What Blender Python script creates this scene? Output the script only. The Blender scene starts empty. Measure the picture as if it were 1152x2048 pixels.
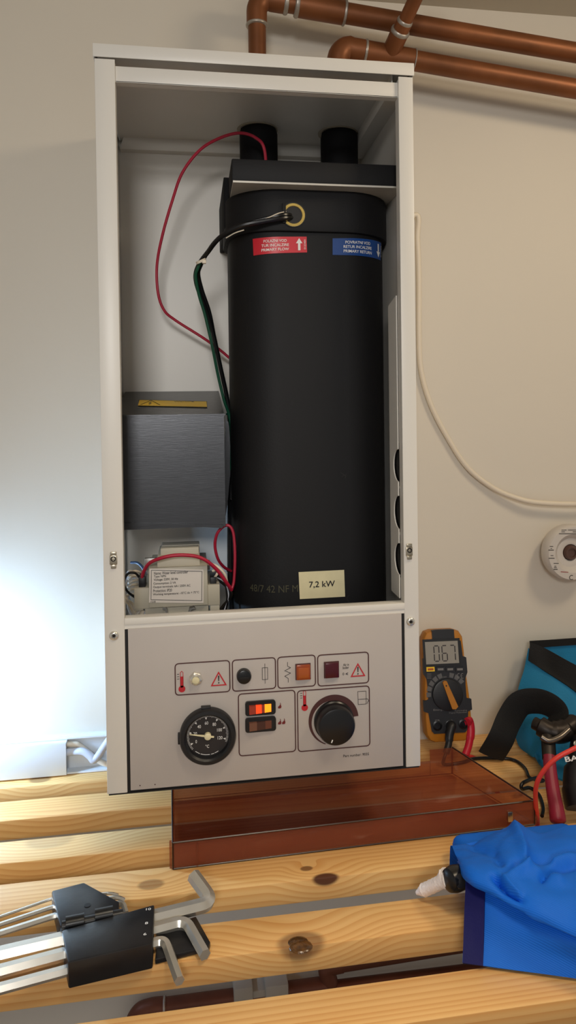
import bpy, bmesh, math, random
from mathutils import Vector, Matrix, noise
random.seed(7)
SC = bpy.context.scene
COL = SC.collection
PI = math.pi

# ---------------------------------------------------------------- camera
F_PX, PX0, PY0 = 1442.6, 604.9, 852.7
CAM = Vector((.0869, -.7261, .3703)); YAW, PITCH, ROLL = .1535, -.0151, -.0136
_cy, _sy, _cp, _sp = math.cos(YAW), math.sin(YAW), math.cos(PITCH), math.sin(PITCH)
FW = Vector((_sy*_cp, _cy*_cp, _sp)); _r = Vector((_cy, -_sy, 0)); _u = _r.cross(FW)
RT = _r*math.cos(ROLL) + _u*math.sin(ROLL); UP = -_r*math.sin(ROLL) + _u*math.cos(ROLL)
cd = bpy.data.cameras.new('camera'); cam = bpy.data.objects.new('camera', cd); COL.objects.link(cam)
cd.sensor_fit = 'VERTICAL'; cd.sensor_height = 24; cd.lens = F_PX*24/2048
cd.shift_x = (576-PX0)/2048; cd.shift_y = (PY0-1024)/2048
cd.clip_start = .01
m = Matrix((RT, UP, -FW)).transposed().to_4x4(); m.translation = CAM
cam.matrix_world = m
SC.camera = cam

# ---------------------------------------------------------------- world, lights, exposure
w = bpy.data.worlds.new('world'); SC.world = w; w.use_nodes = True
w.node_tree.nodes['Background'].inputs[0].default_value = (1, .96, .91, 1)
w.node_tree.nodes['Background'].inputs[1].default_value = .30
SC.view_settings.view_transform = 'Standard'; SC.view_settings.look = 'None'
SC.view_settings.exposure = .10; SC.view_settings.gamma = 1; SC.view_settings.use_curve_mapping = False
def area(name, loc, target, size, power, color):
    l = bpy.data.lights.new(name, 'AREA'); l.size = size; l.energy = power; l.color = color
    o = bpy.data.objects.new(name, l); COL.objects.link(o); o.location = loc
    o.rotation_euler = (Vector(target)-Vector(loc)).to_track_quat('-Z', 'Y').to_euler(); return o
area('ceiling_lamp_right', (.80, -.36, .90), (.35, -.10, -.08), .20, 3.0, (1, .82, .58))
area('ceiling_lamp_left', (-.10, -1.75, .86), (.06, .2, .42), .35, 2.3, (1, .98, .95)).data.spread = math.radians(72)
area('bench_fill_light', (.22, -.52, .90), (.22, -.40, -.08), .20, .85, (1, .86, .66)).data.spread = math.radians(84)  # added unseen light, aimed down to brighten the slats

# ---------------------------------------------------------------- pixel to place (a pixel gives a direction only)
def V(*a): return Vector(a)
def ray(x, y): return FW + RT*((x-PX0)/F_PX) - UP*((y-PY0)/F_PX)
def atY(x, y, Y): d = ray(x, y); return CAM + d*((Y-CAM.y)/d.y)
def atZ(x, y, Z): d = ray(x, y); return CAM + d*((Z-CAM.z)/d.z)
def atX(x, y, X): d = ray(x, y); return CAM + d*((X-CAM.x)/d.x)
def proj(p):
    d = Vector(p)-CAM; z = d.dot(FW); return PX0+F_PX*d.dot(RT)/z, PY0-F_PX*d.dot(UP)/z
class Plane:
    def __init__(s, o, eu, ev):
        s.o = Vector(o); s.eu = Vector(eu).normalized(); s.ev = Vector(ev).normalized(); s.n = s.eu.cross(s.ev).normalized()
    def loc(s, x, y):
        d = ray(x, y); t = (s.o-CAM).dot(s.n)/d.dot(s.n); p = CAM+d*t-s.o
        return p.dot(s.eu), p.dot(s.ev)
    def m(s, u, v, h=0): return s.o+s.eu*u+s.ev*v+s.n*h

H, D, ZB, W = .7333, .231, -.08, .32      # boiler height, wall distance, bench top, boiler width

# ---------------------------------------------------------------- materials
def lin(c):
    return tuple((v/255/12.92 if v/255 <= .04045 else ((v/255+.055)/1.055)**2.4) for v in c)+(1,)
MATS = {}
def mat(name, col, rough=.5, metal=0, bump=0, bscale=200, var=0, vscale=8, emit=0, spec=.5, coat=0, stretch=None, rvar=0):
    if name in MATS: return MATS[name]
    mt = bpy.data.materials.new(name); mt.use_nodes = True; nt = mt.node_tree; b = nt.nodes['Principled BSDF']
    c = lin(col); b.inputs['Base Color'].default_value = c; b.inputs['Roughness'].default_value = rough
    b.inputs['Metallic'].default_value = metal; b.inputs['Specular IOR Level'].default_value = spec
    b.inputs['Coat Weight'].default_value = coat
    tc = nt.nodes.new('ShaderNodeTexCoord'); src = tc.outputs['Object']
    if stretch:
        mp = nt.nodes.new('ShaderNodeMapping'); mp.inputs['Scale'].default_value = stretch; nt.links.new(src, mp.inputs[0]); src = mp.outputs[0]
    def nz(scale, det=4):
        n = nt.nodes.new('ShaderNodeTexNoise'); n.inputs['Scale'].default_value = scale; n.inputs['Detail'].default_value = det
        nt.links.new(src, n.inputs['Vector']); return n
    if var:
        n = nz(vscale); r = nt.nodes.new('ShaderNodeValToRGB'); e = r.color_ramp.elements
        e[0].position = .3; e[1].position = .7
        e[0].color = tuple(max(0, v*(1-var)) for v in c[:3])+(1,); e[1].color = tuple(min(1, v*(1+var*.6)) for v in c[:3])+(1,)
        nt.links.new(n.outputs['Fac'], r.inputs[0]); nt.links.new(r.outputs[0], b.inputs['Base Color'])
    if rvar:
        n = nz(vscale*2); mr = nt.nodes.new('ShaderNodeMapRange'); mr.inputs[3].default_value = max(.02, rough-rvar); mr.inputs[4].default_value = rough+rvar
        nt.links.new(n.outputs['Fac'], mr.inputs[0]); nt.links.new(mr.outputs[0], b.inputs['Roughness'])
    if bump:
        n = nz(bscale, 3); bp = nt.nodes.new('ShaderNodeBump'); bp.inputs['Strength'].default_value = bump; bp.inputs['Distance'].default_value = .001
        nt.links.new(n.outputs['Fac'], bp.inputs['Height']); nt.links.new(bp.outputs[0], b.inputs['Normal'])
    if emit:
        b.inputs['Emission Color'].default_value = c; b.inputs['Emission Strength'].default_value = emit
    MATS[name] = mt; return mt
M_wall = mat('wall_paint', (220, 212, 198), .8, bump=.25, bscale=60, var=.02, vscale=3)
M_soffit = mat('soffit_paint', (205, 196, 178), .85, bump=.2, bscale=60)
M_floor = mat('floor_tile', (150, 140, 128), .6, var=.1)
M_white = mat('white_enamel', (226, 222, 214), .38, bump=.04, bscale=300)
M_panel = mat('panel_grey', (188, 180, 174), .5, bump=.05, bscale=500, var=.02, vscale=20)
M_gap = mat('gap_black', (22, 20, 20), .6)  # black parts, and the dark painted into shaded gaps
M_foam = mat('black_foam', (14, 14, 17), .62, spec=.35, bump=.12, bscale=500, var=.1, vscale=12)
M_foam2 = mat('black_foam_sleeve', (8, 8, 11), .75, spec=.25, bump=.2, bscale=400)
M_steel = mat('galvanised_sheet', (205, 200, 190), .45, .3, var=.08, vscale=30)
M_alu = mat('brushed_aluminium', (84, 85, 88), .30, 1, bump=.06, bscale=60, stretch=(1.5, 22, 22), rvar=.06, vscale=20)
M_chrome = mat('chrome', (226, 222, 212), .22, .72, rvar=.06, vscale=40)
M_nickel = mat('nickel', (190, 180, 160), .3, 1)
M_red = mat('red_insulation', (178, 30, 58), .4)
M_black = mat('black_plastic', (20, 20, 23), .42, bump=.05)
M_blackgl = mat('black_glossy', (14, 15, 18), .3)
M_green = mat('green_insulation', (10, 74, 52), .4)
M_cable = mat('cable_white', (228, 216, 196), .45)
M_cablegrey = mat('cable_grey', (200, 204, 216), .45)
M_trunk = mat('trunking_pvc', (226, 232, 238), .4)
M_label = mat('label_white', (222, 214, 206), .6)
M_cream = mat('label_cream', (226, 216, 176), .6, bump=.4, bscale=60, var=.06, vscale=60)
M_redlab = mat('label_red', (205, 30, 46), .4)
M_bluelab = mat('label_blue', (22, 70, 140), .4)
M_print = mat('print_brown', (74, 38, 36), .6)
M_printblk = mat('print_black', (24, 20, 20), .6)
M_printred = mat('print_red', (190, 28, 40), .6)
M_printwht = mat('print_white', (238, 236, 232), .6)
M_faded = mat('print_faded', (72, 70, 52), .7)
M_yellow = mat('label_yellow', (244, 200, 40), .5)
M_module = mat('module_grey', (186, 180, 164), .5, bump=.05)
M_rail = mat('zinc_rail', (160, 158, 154), .4, .8)
M_amber = mat('amber_lens', (150, 66, 26), .2)
M_ruby = mat('ruby_lens', (72, 8, 24), .25)
M_smoke = mat('dark_rocker', (70, 40, 34), .2)
M_lit = mat('lit_rocker', (255, 62, 20), .25, emit=1.0)
M_lit2 = mat('lit_rocker_hot', (255, 130, 20), .25, emit=1.5)
M_dimlit = mat('lit_rocker_dim', (120, 40, 24), .25, emit=.5)
M_yfoam = mat('yellow_grommet', (206, 178, 96), .8, bump=.5, bscale=300, var=.15, vscale=80)
M_ringc = mat('collar_ring', (176, 166, 146), .5, .3)
M_solder = mat('solder', (176, 168, 158), .4, .6, var=.2, vscale=90, bump=.6, bscale=150)
M_mustard = mat('mustard_rubber', (176, 112, 22), .55)
M_navy = mat('meter_face', (26, 27, 32), .45)
M_lcd = mat('lcd', (150, 146, 138), .3)
M_grey = mat('print_grey', (118, 116, 116), .6)
M_teal = mat('teal_canvas', (20, 128, 176), .75, bump=.4, bscale=500, var=.18, vscale=14)
M_web = mat('black_webbing', (7, 7, 9), .8, bump=.4, bscale=600)
M_toolmetal = mat('dark_tool_steel', (52, 46, 42), .42, .7, var=.3, vscale=50)
M_wine = mat('wine_grip', (140, 24, 50), .42)
M_leadred = mat('red_silicone', (226, 60, 48), .4)
M_plugred = mat('plug_red', (186, 24, 46), .4)
M_cord = mat('white_cord', (245, 236, 232), .7, bump=.9, bscale=500)
M_band = mat('navy_binding', (12, 14, 84), .62, spec=.25, bump=.2, bscale=400)
M_thermo = mat('thermostat_plastic', (205, 198, 190), .5)
M_hub = mat('brown_hub', (84, 58, 48), .4)
M_lamp = mat('lamp_body', (40, 40, 44), .5)
M_lens = mat('lamp_lens', (225, 238, 255), .3, emit=4)
M_resin = mat('resin_knot', (98, 64, 28), .25, bump=1.0, bscale=260, var=.6, vscale=160, coat=.6)
M_holder = mat('holder_plastic', (30, 30, 33), .36, bump=.15, bscale=120, var=.3, vscale=30, rvar=.1)

def copper():
    mt = mat('copper', (132, 80, 46), .45, .45, var=.35, vscale=14, bump=.15, bscale=90, rvar=.12); return mt
M_cu = copper()
M_cudark = mat('copper_dull', (110, 64, 46), .5, .5, var=.3, vscale=20)
def amber_plastic():
    mt = bpy.data.materials.new('smoked_amber'); mt.use_nodes = True; nt = mt.node_tree
    b = nt.nodes['Principled BSDF']; out = nt.nodes['Material Output']
    b.inputs['Base Color'].default_value = lin((150, 84, 60)); b.inputs['Roughness'].default_value = .14
    n = nt.nodes.new('ShaderNodeTexNoise'); n.inputs['Scale'].default_value = 26
    tc = nt.nodes.new('ShaderNodeTexCoord'); nt.links.new(tc.outputs['Object'], n.inputs['Vector'])
    mr = nt.nodes.new('ShaderNodeMapRange'); mr.inputs[3].default_value = .06; mr.inputs[4].default_value = .24
    nt.links.new(n.outputs['Fac'], mr.inputs[0]); nt.links.new(mr.outputs[0], b.inputs['Roughness'])
    t = nt.nodes.new('ShaderNodeBsdfTransparent'); t.inputs[0].default_value = (.88, .66, .54, 1)
    mx = nt.nodes.new('ShaderNodeMixShader')
    mp = nt.nodes.new('ShaderNodeMapping'); mp.inputs['Scale'].default_value = (9, 40, 40); nt.links.new(tc.outputs['Object'], mp.inputs[0])
    n2 = nt.nodes.new('ShaderNodeTexNoise'); n2.inputs['Scale'].default_value = 1.6; n2.inputs['Detail'].default_value = 6; nt.links.new(mp.outputs[0], n2.inputs['Vector'])
    r2 = nt.nodes.new('ShaderNodeMapRange'); r2.inputs[1].default_value = .62; r2.inputs[2].default_value = .74; nt.links.new(n2.outputs['Fac'], r2.inputs[0])   # dusty smears
    mc = nt.nodes.new('ShaderNodeMix'); mc.data_type = 'RGBA'; nt.links.new(r2.outputs[0], mc.inputs[0]); mc.inputs[6].default_value = lin((150, 92, 72)); mc.inputs[7].default_value = lin((196, 158, 140))
    nt.links.new(mc.outputs[2], b.inputs['Base Color']); mx.inputs[0].default_value = .32
    nt.links.new(t.outputs[0], mx.inputs[1]); nt.links.new(b.outputs[0], mx.inputs[2]); nt.links.new(mx.outputs[0], out.inputs[0]); return mt
M_tray = amber_plastic()
def twill_blue():
    mt = bpy.data.materials.new('blue_nylon'); mt.use_nodes = True; nt = mt.node_tree; b = nt.nodes['Principled BSDF']
    b.inputs['Base Color'].default_value = lin((18, 108, 222)); b.inputs['Roughness'].default_value = .6; b.inputs['Specular IOR Level'].default_value = .25
    tc = nt.nodes.new('ShaderNodeTexCoord'); wv = nt.nodes.new('ShaderNodeTexWave'); wv.inputs['Scale'].default_value = 260; wv.inputs['Distortion'].default_value = .6
    wv.bands_direction = 'DIAGONAL'; nt.links.new(tc.outputs['Object'], wv.inputs['Vector'])
    bp = nt.nodes.new('ShaderNodeBump'); bp.inputs['Strength'].default_value = .3; bp.inputs['Distance'].default_value = .0006
    nt.links.new(wv.outputs['Fac'], bp.inputs['Height']); nt.links.new(bp.outputs[0], b.inputs['Normal']); return mt
M_blue = twill_blue()
KNOTS = []      # (x, y, z, radius, darkness) filled before the bench is built
def wood(knots):
    mt = bpy.data.materials.new('pine'); mt.use_nodes = True; nt = mt.node_tree; b = nt.nodes['Principled BSDF']; L = nt.links.new
    N = nt.nodes.new
    tc = N('ShaderNodeTexCoord'); oi = N('ShaderNodeObjectInfo')
    def math_(op, a, c=None, val=None):
        n = N('ShaderNodeMath'); n.operation = op
        L(a, n.inputs[0])
        if c is not None: L(c, n.inputs[1])
        elif val is not None: n.inputs[1].default_value = val
        return n.outputs[0]
    sep = N('ShaderNodeSeparateXYZ'); L(tc.outputs['Object'], sep.inputs[0])
    warp = None; dark = None
    for (kx, ky, kz, kr, kd) in knots:
        sub = N('ShaderNodeVectorMath'); sub.operation = 'SUBTRACT'; L(tc.outputs['Object'], sub.inputs[0]); sub.inputs[1].default_value = (kx, ky, kz)
        sc = N('ShaderNodeVectorMath'); sc.operation = 'MULTIPLY'; L(sub.outputs[0], sc.inputs[0]); sc.inputs[1].default_value = (.62, 1, 1)
        ln = N('ShaderNodeVectorMath'); ln.operation = 'LENGTH'; L(sc.outputs[0], ln.inputs[0])
        mr = N('ShaderNodeMapRange'); mr.interpolation_type = 'SMOOTHSTEP'; L(ln.outputs['Value'], mr.inputs[0])
        mr.inputs[1].default_value = kr*.75; mr.inputs[2].default_value = kr*1.15; mr.inputs[3].default_value = kd; mr.inputs[4].default_value = 0
        dark = mr.outputs[0] if dark is None else math_('MAXIMUM', dark, mr.outputs[0])
        mw = N('ShaderNodeMapRange'); mw.interpolation_type = 'SMOOTHSTEP'; L(ln.outputs['Value'], mw.inputs[0])
        mw.inputs[1].default_value = kr*.6; mw.inputs[2].default_value = kr*4.5; mw.inputs[3].default_value = kr*1.6; mw.inputs[4].default_value = 0
        warp = mw.outputs[0] if warp is None else math_('ADD', warp, mw.outputs[0])
    rnd = math_('MULTIPLY', oi.outputs['Random'], None, 9.)
    y2 = math_('ADD', math_('ADD', sep.outputs[1], warp), math_('MULTIPLY', sep.outputs[2], None, .8))
    cb = N('ShaderNodeCombineXYZ'); L(math_('ADD', math_('MULTIPLY', sep.outputs[0], None, .05), rnd), cb.inputs[0]); L(y2, cb.inputs[1]); L(rnd, cb.inputs[2])
    n1 = N('ShaderNodeTexNoise'); n1.inputs['Scale'].default_value = 12; n1.inputs['Detail'].default_value = 1; L(cb.outputs[0], n1.inputs['Vector'])
    cb2 = N('ShaderNodeCombineXYZ'); L(math_('MULTIPLY', sep.outputs[0], None, .012), cb2.inputs[0])
    L(math_('ADD', y2, math_('MULTIPLY', n1.outputs['Fac'], None, .035)), cb2.inputs[1]); L(rnd, cb2.inputs[2])
    wv = N('ShaderNodeTexWave'); wv.bands_direction = 'Y'; wv.wave_profile = 'SAW'; wv.inputs['Scale'].default_value = 54; wv.inputs['Distortion'].default_value = 2.2
    wv.inputs['Detail'].default_value = 2; wv.inputs['Detail Scale'].default_value = 1.5; L(cb2.outputs[0], wv.inputs['Vector'])
    cr = N('ShaderNodeValToRGB'); e = cr.color_ramp.elements
    e[0].color = lin((244, 200, 134)); e[1].color = lin((228, 172, 104)); e[0].position = .35; e[1].position = 1.0
    L(wv.outputs['Fac'], cr.inputs[0])
    cb3 = N('ShaderNodeCombineXYZ'); L(math_('MULTIPLY', sep.outputs[0], None, .12), cb3.inputs[0]); L(y2, cb3.inputs[1]); L(sep.outputs[2], cb3.inputs[2])
    n3 = N('ShaderNodeTexNoise'); n3.inputs['Scale'].default_value = 20; L(cb3.outputs[0], n3.inputs['Vector'])
    mx = N('ShaderNodeMix'); mx.data_type = 'RGBA'; mx.blend_type = 'MULTIPLY'; mx.inputs[0].default_value = .6
    cr3 = N('ShaderNodeValToRGB'); cr3.color_ramp.elements[0].color = (.80, .62, .44, 1); cr3.color_ramp.elements[1].color = (1, 1, 1, 1)
    cr3.color_ramp.elements[0].position = .35; cr3.color_ramp.elements[1].position = .65
    L(n3.outputs['Fac'], cr3.inputs[0]); L(cr.outputs[0], mx.inputs[6]); L(cr3.outputs[0], mx.inputs[7])
    mk = N('ShaderNodeMix'); mk.data_type = 'RGBA'; L(dark, mk.inputs[0]); L(mx.outputs[2], mk.inputs[6]); mk.inputs[7].default_value = lin((76, 34, 24))
    L(mk.outputs[2], b.inputs['Base Color']); b.inputs['Roughness'].default_value = .42; b.inputs['Coat Weight'].default_value = .12; b.inputs['Coat Roughness'].default_value = .3
    bp = N('ShaderNodeBump'); bp.inputs['Strength'].default_value = .12; bp.inputs['Distance'].default_value = .001; L(wv.outputs['Fac'], bp.inputs['Height']); L(bp.outputs[0], b.inputs['Normal'])
    return mt

# ---------------------------------------------------------------- mesh helpers
def catmull(pts, n=8):
    P = [Vector(p) for p in pts]
    if len(P) < 3: return P
    Q = [P[0]*2-P[1]]+P+[P[-1]*2-P[-2]]; out = []
    for i in range(1, len(Q)-2):
        a, b, c, d = Q[i-1:i+3]
        for k in range(n):
            t = k/n; out.append(.5*((2*b)+(c-a)*t+(2*a-5*b+4*c-d)*t*t+(3*b-a-3*c+d)*t**3))
    out.append(P[-1]); return out
class MB:
    def __init__(s): s.v = []; s.f = []
    def add(s, v, f):
        o = len(s.v); s.v += [Vector(p) for p in v]; s.f += [[i+o for i in q] for q in f]; return s
    def box(s, x0, x1, y0, y1, z0, z1, bev=0, seg=2, T=None):
        bm = bmesh.new(); bmesh.ops.create_cube(bm, size=1)
        for v in bm.verts: v.co = Vector(((x0+x1)/2+v.co.x*(x1-x0), (y0+y1)/2+v.co.y*(y1-y0), (z0+z1)/2+v.co.z*(z1-z0)))
        if bev: bmesh.ops.bevel(bm, geom=bm.edges[:], offset=bev, segments=seg, affect='EDGES', profile=.5)
        if T: bmesh.ops.transform(bm, matrix=T, verts=bm.verts)
        bm.verts.index_update(); s.add([v.co.copy() for v in bm.verts], [[v.index for v in f.verts] for f in bm.faces]); bm.free(); return s
    def loops(s, L, closed=True, caps=True):      # loft of rings
        n = len(L[0]); v = [p for l in L for p in l]; f = []
        for i in range(len(L)-1):
            for k in range(n if closed else n-1):
                a = i*n+k; b = i*n+(k+1) % n; f.append([a, b, b+n, a+n])
        if caps and closed: f.append(list(range(n))[::-1]); f.append([(len(L)-1)*n+k for k in range(n)])
        return s.add(v, f)
    def tube(s, path, r, n=10, caps=True, flat=None, twist0=0):
        P = [Vector(p) for p in path]; L = []
        t = (P[1]-P[0]).normalized(); a = t.orthogonal().normalized() if flat is None else (Vector(flat)-t*t.dot(Vector(flat))).normalized()
        for i, p in enumerate(P):
            t = (P[min(i+1, len(P)-1)]-P[max(i-1, 0)]).normalized()
            a = (a-t*a.dot(t)).normalized(); b = t.cross(a)
            rr = r[i] if isinstance(r, list) else r
            ra, rb = (rr if isinstance(rr, tuple) else (rr, rr))
            L.append([p+a*math.cos(2*PI*k/n+twist0)*ra+b*math.sin(2*PI*k/n+twist0)*rb for k in range(n)])
        return s.loops(L, True, caps)
    def cyl(s, p0, p1, r, n=24, r1=None): 
        P0, P1 = Vector(p0), Vector(p1); return s.tube([P0, P1], [r, r if r1 is None else r1], n)
    def lathe(s, prof, o, axis, n=40, ring=False):
        o = Vector(o); ax = Vector(axis).normalized(); a = ax.orthogonal().normalized(); b = ax.cross(a)
        L = [[o+ax*h+(a*math.cos(2*PI*k/n)+b*math.sin(2*PI*k/n))*max(r, 1e-5) for k in range(n)] for r, h in prof]
        if ring: return s.loops(L+[L[0]], True, False)
        return s.loops(L, True, True)
    def prism(s, poly, fn, h0, h1):               # polygon in 2D, fn(u,v,h) -> 3D
        n = len(poly); v = [fn(u, q, h0) for u, q in poly]+[fn(u, q, h1) for u, q in poly]
        return s.add(v, [list(range(n))[::-1], [n+i for i in range(n)]]+[[i, (i+1) % n, n+(i+1) % n, n+i] for i in range(n)])
    def sphere(s, c, r, n=14, sc=(1, 1, 1)):
        c = Vector(c); L = []
        for i in range(1, n//2):
            t = PI*i/(n//2); L.append([c+Vector((math.sin(t)*math.cos(2*PI*k/n)*sc[0], math.sin(t)*math.sin(2*PI*k/n)*sc[1], math.cos(t)*sc[2]))*r for k in range(n)])
        return s.loops(L)
    def grid(s, rows, thick=0, n=6, disp=None):    # control rows of points -> smooth sheet, optionally thickened
        R = [catmull(r, n) for r in rows]; Cn = [catmull([R[i][j] for i in range(len(R))], n) for j in range(len(R[0]))]
        nu, nv = len(Cn), len(Cn[0]); G = [[Cn[j][i] for j in range(nu)] for i in range(nv)]
        def nrm(i, j):
            a = G[min(i+1, nv-1)][j]-G[max(i-1, 0)][j]; b = G[i][min(j+1, nu-1)]-G[i][max(j-1, 0)]
            q = b.cross(a); return q.normalized() if q.length > 1e-12 else Vector((0, -1, 0))
        NR = [[nrm(i, j) for j in range(nu)] for i in range(nv)]
        if disp:
            G = [[G[i][j]+NR[i][j]*disp(i/(nv-1), j/(nu-1), G[i][j]) for j in range(nu)] for i in range(nv)]
        v = [p for r in G for p in r]; f = [[i*nu+j, i*nu+j+1, (i+1)*nu+j+1, (i+1)*nu+j] for i in range(nv-1) for j in range(nu-1)]
        if thick:
            o = len(v); v = v+[G[i][j]-NR[i][j]*thick for i in range(nv) for j in range(nu)]
            f = f+[[q+o for q in x[::-1]] for x in f]
            ed = [(0, j, 0, j+1) for j in range(nu-1)]+[(nv-1, j+1, nv-1, j) for j in range(nu-1)]+[(i+1, 0, i, 0) for i in range(nv-1)]+[(i, nu-1, i+1, nu-1) for i in range(nv-1)]
            for a, b, c, d in ed: p, q = a*nu+b, c*nu+d; f.append([q, p, p+o, q+o])
        return s.add(v, f)
    def build(s, name, mt, parent=None, ang=38, recalc=True):
        me = bpy.data.meshes.new(name); me.from_pydata([tuple(p) for p in s.v], [], s.f)
        if recalc:
            bm = bmesh.new(); bm.from_mesh(me); bmesh.ops.recalc_face_normals(bm, faces=bm.faces); bm.to_mesh(me); bm.free()
        return link(name, me, mt, parent, ang)
def link(name, me, mt, parent=None, ang=38):
    me.materials.clear(); me.materials.append(mt)
    if ang:
        me.shade_smooth(); me.set_sharp_from_angle(angle=math.radians(ang))
    o = bpy.data.objects.new(name, me); COL.objects.link(o)
    if parent is not None:
        o.parent = parent
        if parent.type == 'EMPTY': o.matrix_parent_inverse = parent.matrix_basis.inverted()
    return o
def tag(o, label=None, cat=None, group=None, kind=None):
    for k, v in (('label', label), ('category', cat), ('group', group), ('kind', kind)):
        if v: o[k] = v
    return o
def thing(name, loc, label, cat, group=None):
    o = bpy.data.objects.new(name, None); COL.objects.link(o); o.location = loc; o.empty_display_size = .02
    o.matrix_basis = Matrix.Translation(Vector(loc)); return tag(o, label, cat, group)

# flat print: polygons, strokes and lettering in plane coordinates
class Print:
    def __init__(s, fn, h=.0004): s.v = []; s.f = []; s.fn = fn; s.h = h
    def poly(s, pts):
        o = len(s.v); s.v += [s.fn(u, v, s.h) for u, v in pts]; s.f.append(list(range(o, o+len(pts)))); return s
    def disc(s, c, r, n=24): return s.poly([(c[0]+r*math.cos(2*PI*k/n), c[1]+r*math.sin(2*PI*k/n)) for k in range(n)])
    def stroke(s, pts, w, closed=False):
        P = [Vector((p[0], p[1])) for p in pts]; n = len(P); o = len(s.v)
        for i, p in enumerate(P):
            a = P[i-1] if (i or closed) else P[i]; b = P[(i+1) % n] if (i < n-1 or closed) else P[i]
            d1 = (p-a).normalized() if (p-a).length else (b-p).normalized(); d2 = (b-p).normalized() if (b-p).length else d1
            d = (d1+d2); d = d.normalized() if d.length > 1e-6 else d1
            k = min(1/max(.35, abs(d.dot(d1))), 2.2); q = Vector((-d.y, d.x))*(w/2*k)
            s.v += [s.fn(*(p+q), s.h), s.fn(*(p-q), s.h)]
        for i in range(n if closed else n-1):
            a = o+2*i; b = o+2*((i+1) % n); s.f.append([a, a+1, b+1, b])
        return s
    def rrect(s, c4, r, w):                        # rounded frame through four corners
        pts = []
        for i in range(4):
            p = Vector(c4[i]); a = Vector(c4[i-1]); b = Vector(c4[(i+1) % 4]); p0 = p+(a-p).normalized()*r; p1 = p+(b-p).normalized()*r
            for k in range(7):
                t = k/6; pts.append(tuple((1-t)**2*p0+2*t*(1-t)*p+t*t*p1))
        return s.stroke(pts, w, True)
    def text(s, body, c, width, height=None, bold=0, rot=0):
        cu = bpy.data.curves.new('t', 'FONT'); cu.body = body; cu.size = 1; cu.offset = bold; cu.resolution_u = 3; cu.align_x = 'CENTER'
        ob = bpy.data.objects.new('t', cu); me = bpy.data.meshes.new_from_object(ob)
        xs = [v.co.x for v in me.vertices]; ys = [v.co.y for v in me.vertices]
        cx, cyy = (min(xs)+max(xs))/2, (min(ys)+max(ys))/2; sx = width/(max(xs)-min(xs)); sy = sx if height is None else height/(max(ys)-min(ys))
        o = len(s.v); ca, sa = math.cos(rot), math.sin(rot)
        for v in me.vertices:
            x = (v.co.x-cx)*sx; y = (v.co.y-cyy)*sy; s.v.append(s.fn(c[0]+x*ca-y*sa, c[1]+x*sa+y*ca, s.h))
        s.f += [[i+o for i in p.vertices] for p in me.polygons]
        bpy.data.objects.remove(ob); bpy.data.curves.remove(cu); bpy.data.meshes.remove(me); return s
    def build(s, name, mt, parent):
        b = MB(); b.v = [Vector(p) for p in s.v]; b.f = s.f; return b.build(name, mt, parent, 0, False)

# ================================================================ the setting
def slab(name, x0, x1, y0, y1, z0, z1, mt):
    return tag(MB().box(x0, x1, y0, y1, z0, z1).build(name, mt), kind='structure')
slab('wall_back', -1.6, 2.2, D, D+.08, -1.15, 1.0, M_wall)
slab('ceiling', -1.6, 2.2, -2.2, D, .929, 1.0, M_soffit)
slab('floor', -1.6, 2.2, -2.2, D+.08, -1.2, -1.15, M_floor)

# ---------------------------------------------------------------- slatted bench
def knot(x, y, r, d, zz=ZB): p = atZ(x, y, zz); KNOTS.append((p.x, p.y, p.z, r, d))
knot(80, 1559, .0085, .55); knot(302, 1769, .008, .5); knot(652, 1757, .0085, .95); knot(613, 1737, .004, .7)
knot(602, 1885, .013, .6); knot(100, 1680, .016, .25)
M_pine = wood(KNOTS)
bench = thing('slatted_bench', (.2, 0, -1.15), 'pine bench of spaced wooden slats under the boiler', 'bench')
SLATS = [(.194, .2305), (.119, .163), (.0374, .0776), (-.041, .004), (-.1275, -.0846), (-.2165, -.1745), (-.3, -.258)]
for y0, y1 in SLATS:
    MB().box(-.62, 1.02, y0, y1, ZB-.0225, ZB, .0016).build('slat', M_pine, bench)
for x in (-.56, .94):
    MB().box(x-.02, x+.02, -.3, .2305, ZB-.06, ZB-.0225, .002).build('rail', M_pine, bench)
    for y in (-.27, .2): MB().box(x-.02, x+.02, y-.02, y+.02, -1.15, ZB-.06, .002).build('leg', M_pine, bench)
p = atZ(602, 1896, ZB)
kb = MB()
for (x, y, r) in ((596, 1884, .0092), (600, 1894, .0088), (604, 1904, .0102)):
    c = atZ(x, y, ZB); c.y = max(c.y, -.1268); kb.sphere((c.x, c.y, ZB-.0005), r, 16, (1, .8, .22))
tag(kb.build('resin_knot', M_resin, bench), 'dark brown resin knot')

# ================================================================ electric boiler
boiler = thing('electric_boiler', (W/2, D, 0), 'open white wall-mounted electric boiler with a black insulated tank inside', 'boiler')
def part(mb, name, mt, parent=boiler, label=None, ang=38): return tag(mb.build(name, mt, parent, ang), label)
T = .0014
cab = MB()
cab.box(0, T, T, .10, 0, H-.014).box(0, T, .10, .205, 0, .125).box(0, T, .10, .205, .245, H-.014).box(0, T, .205, D, 0, H-.014); part(cab, 'side_panel', M_white)
part(MB().box(W-T, W, T, D, 0, H-.014), 'side_panel', M_white)
part(MB().box(T, W-T, D-T, D, 0, H-.008), 'back_panel', M_white)
part(MB().box(T, W-T, .0, D-T, -.0012, 0), 'bottom_panel', M_gap)
for s in (0, 1):
    fx0, fx1 = ((0, .0193), (W-.0155, W))[s]
    fl = MB().box(fx0, fx1, 0, T, 0, H-.014, .0005)
    lx = fx1-T if s == 0 else fx0
    fl.box(lx, lx+T, T, .012, .0, H-.0165)
    part(fl, 'front_flange', M_white)
tp = MB().box(0, W, 0, D, H-.0012, H-.0001)
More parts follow.
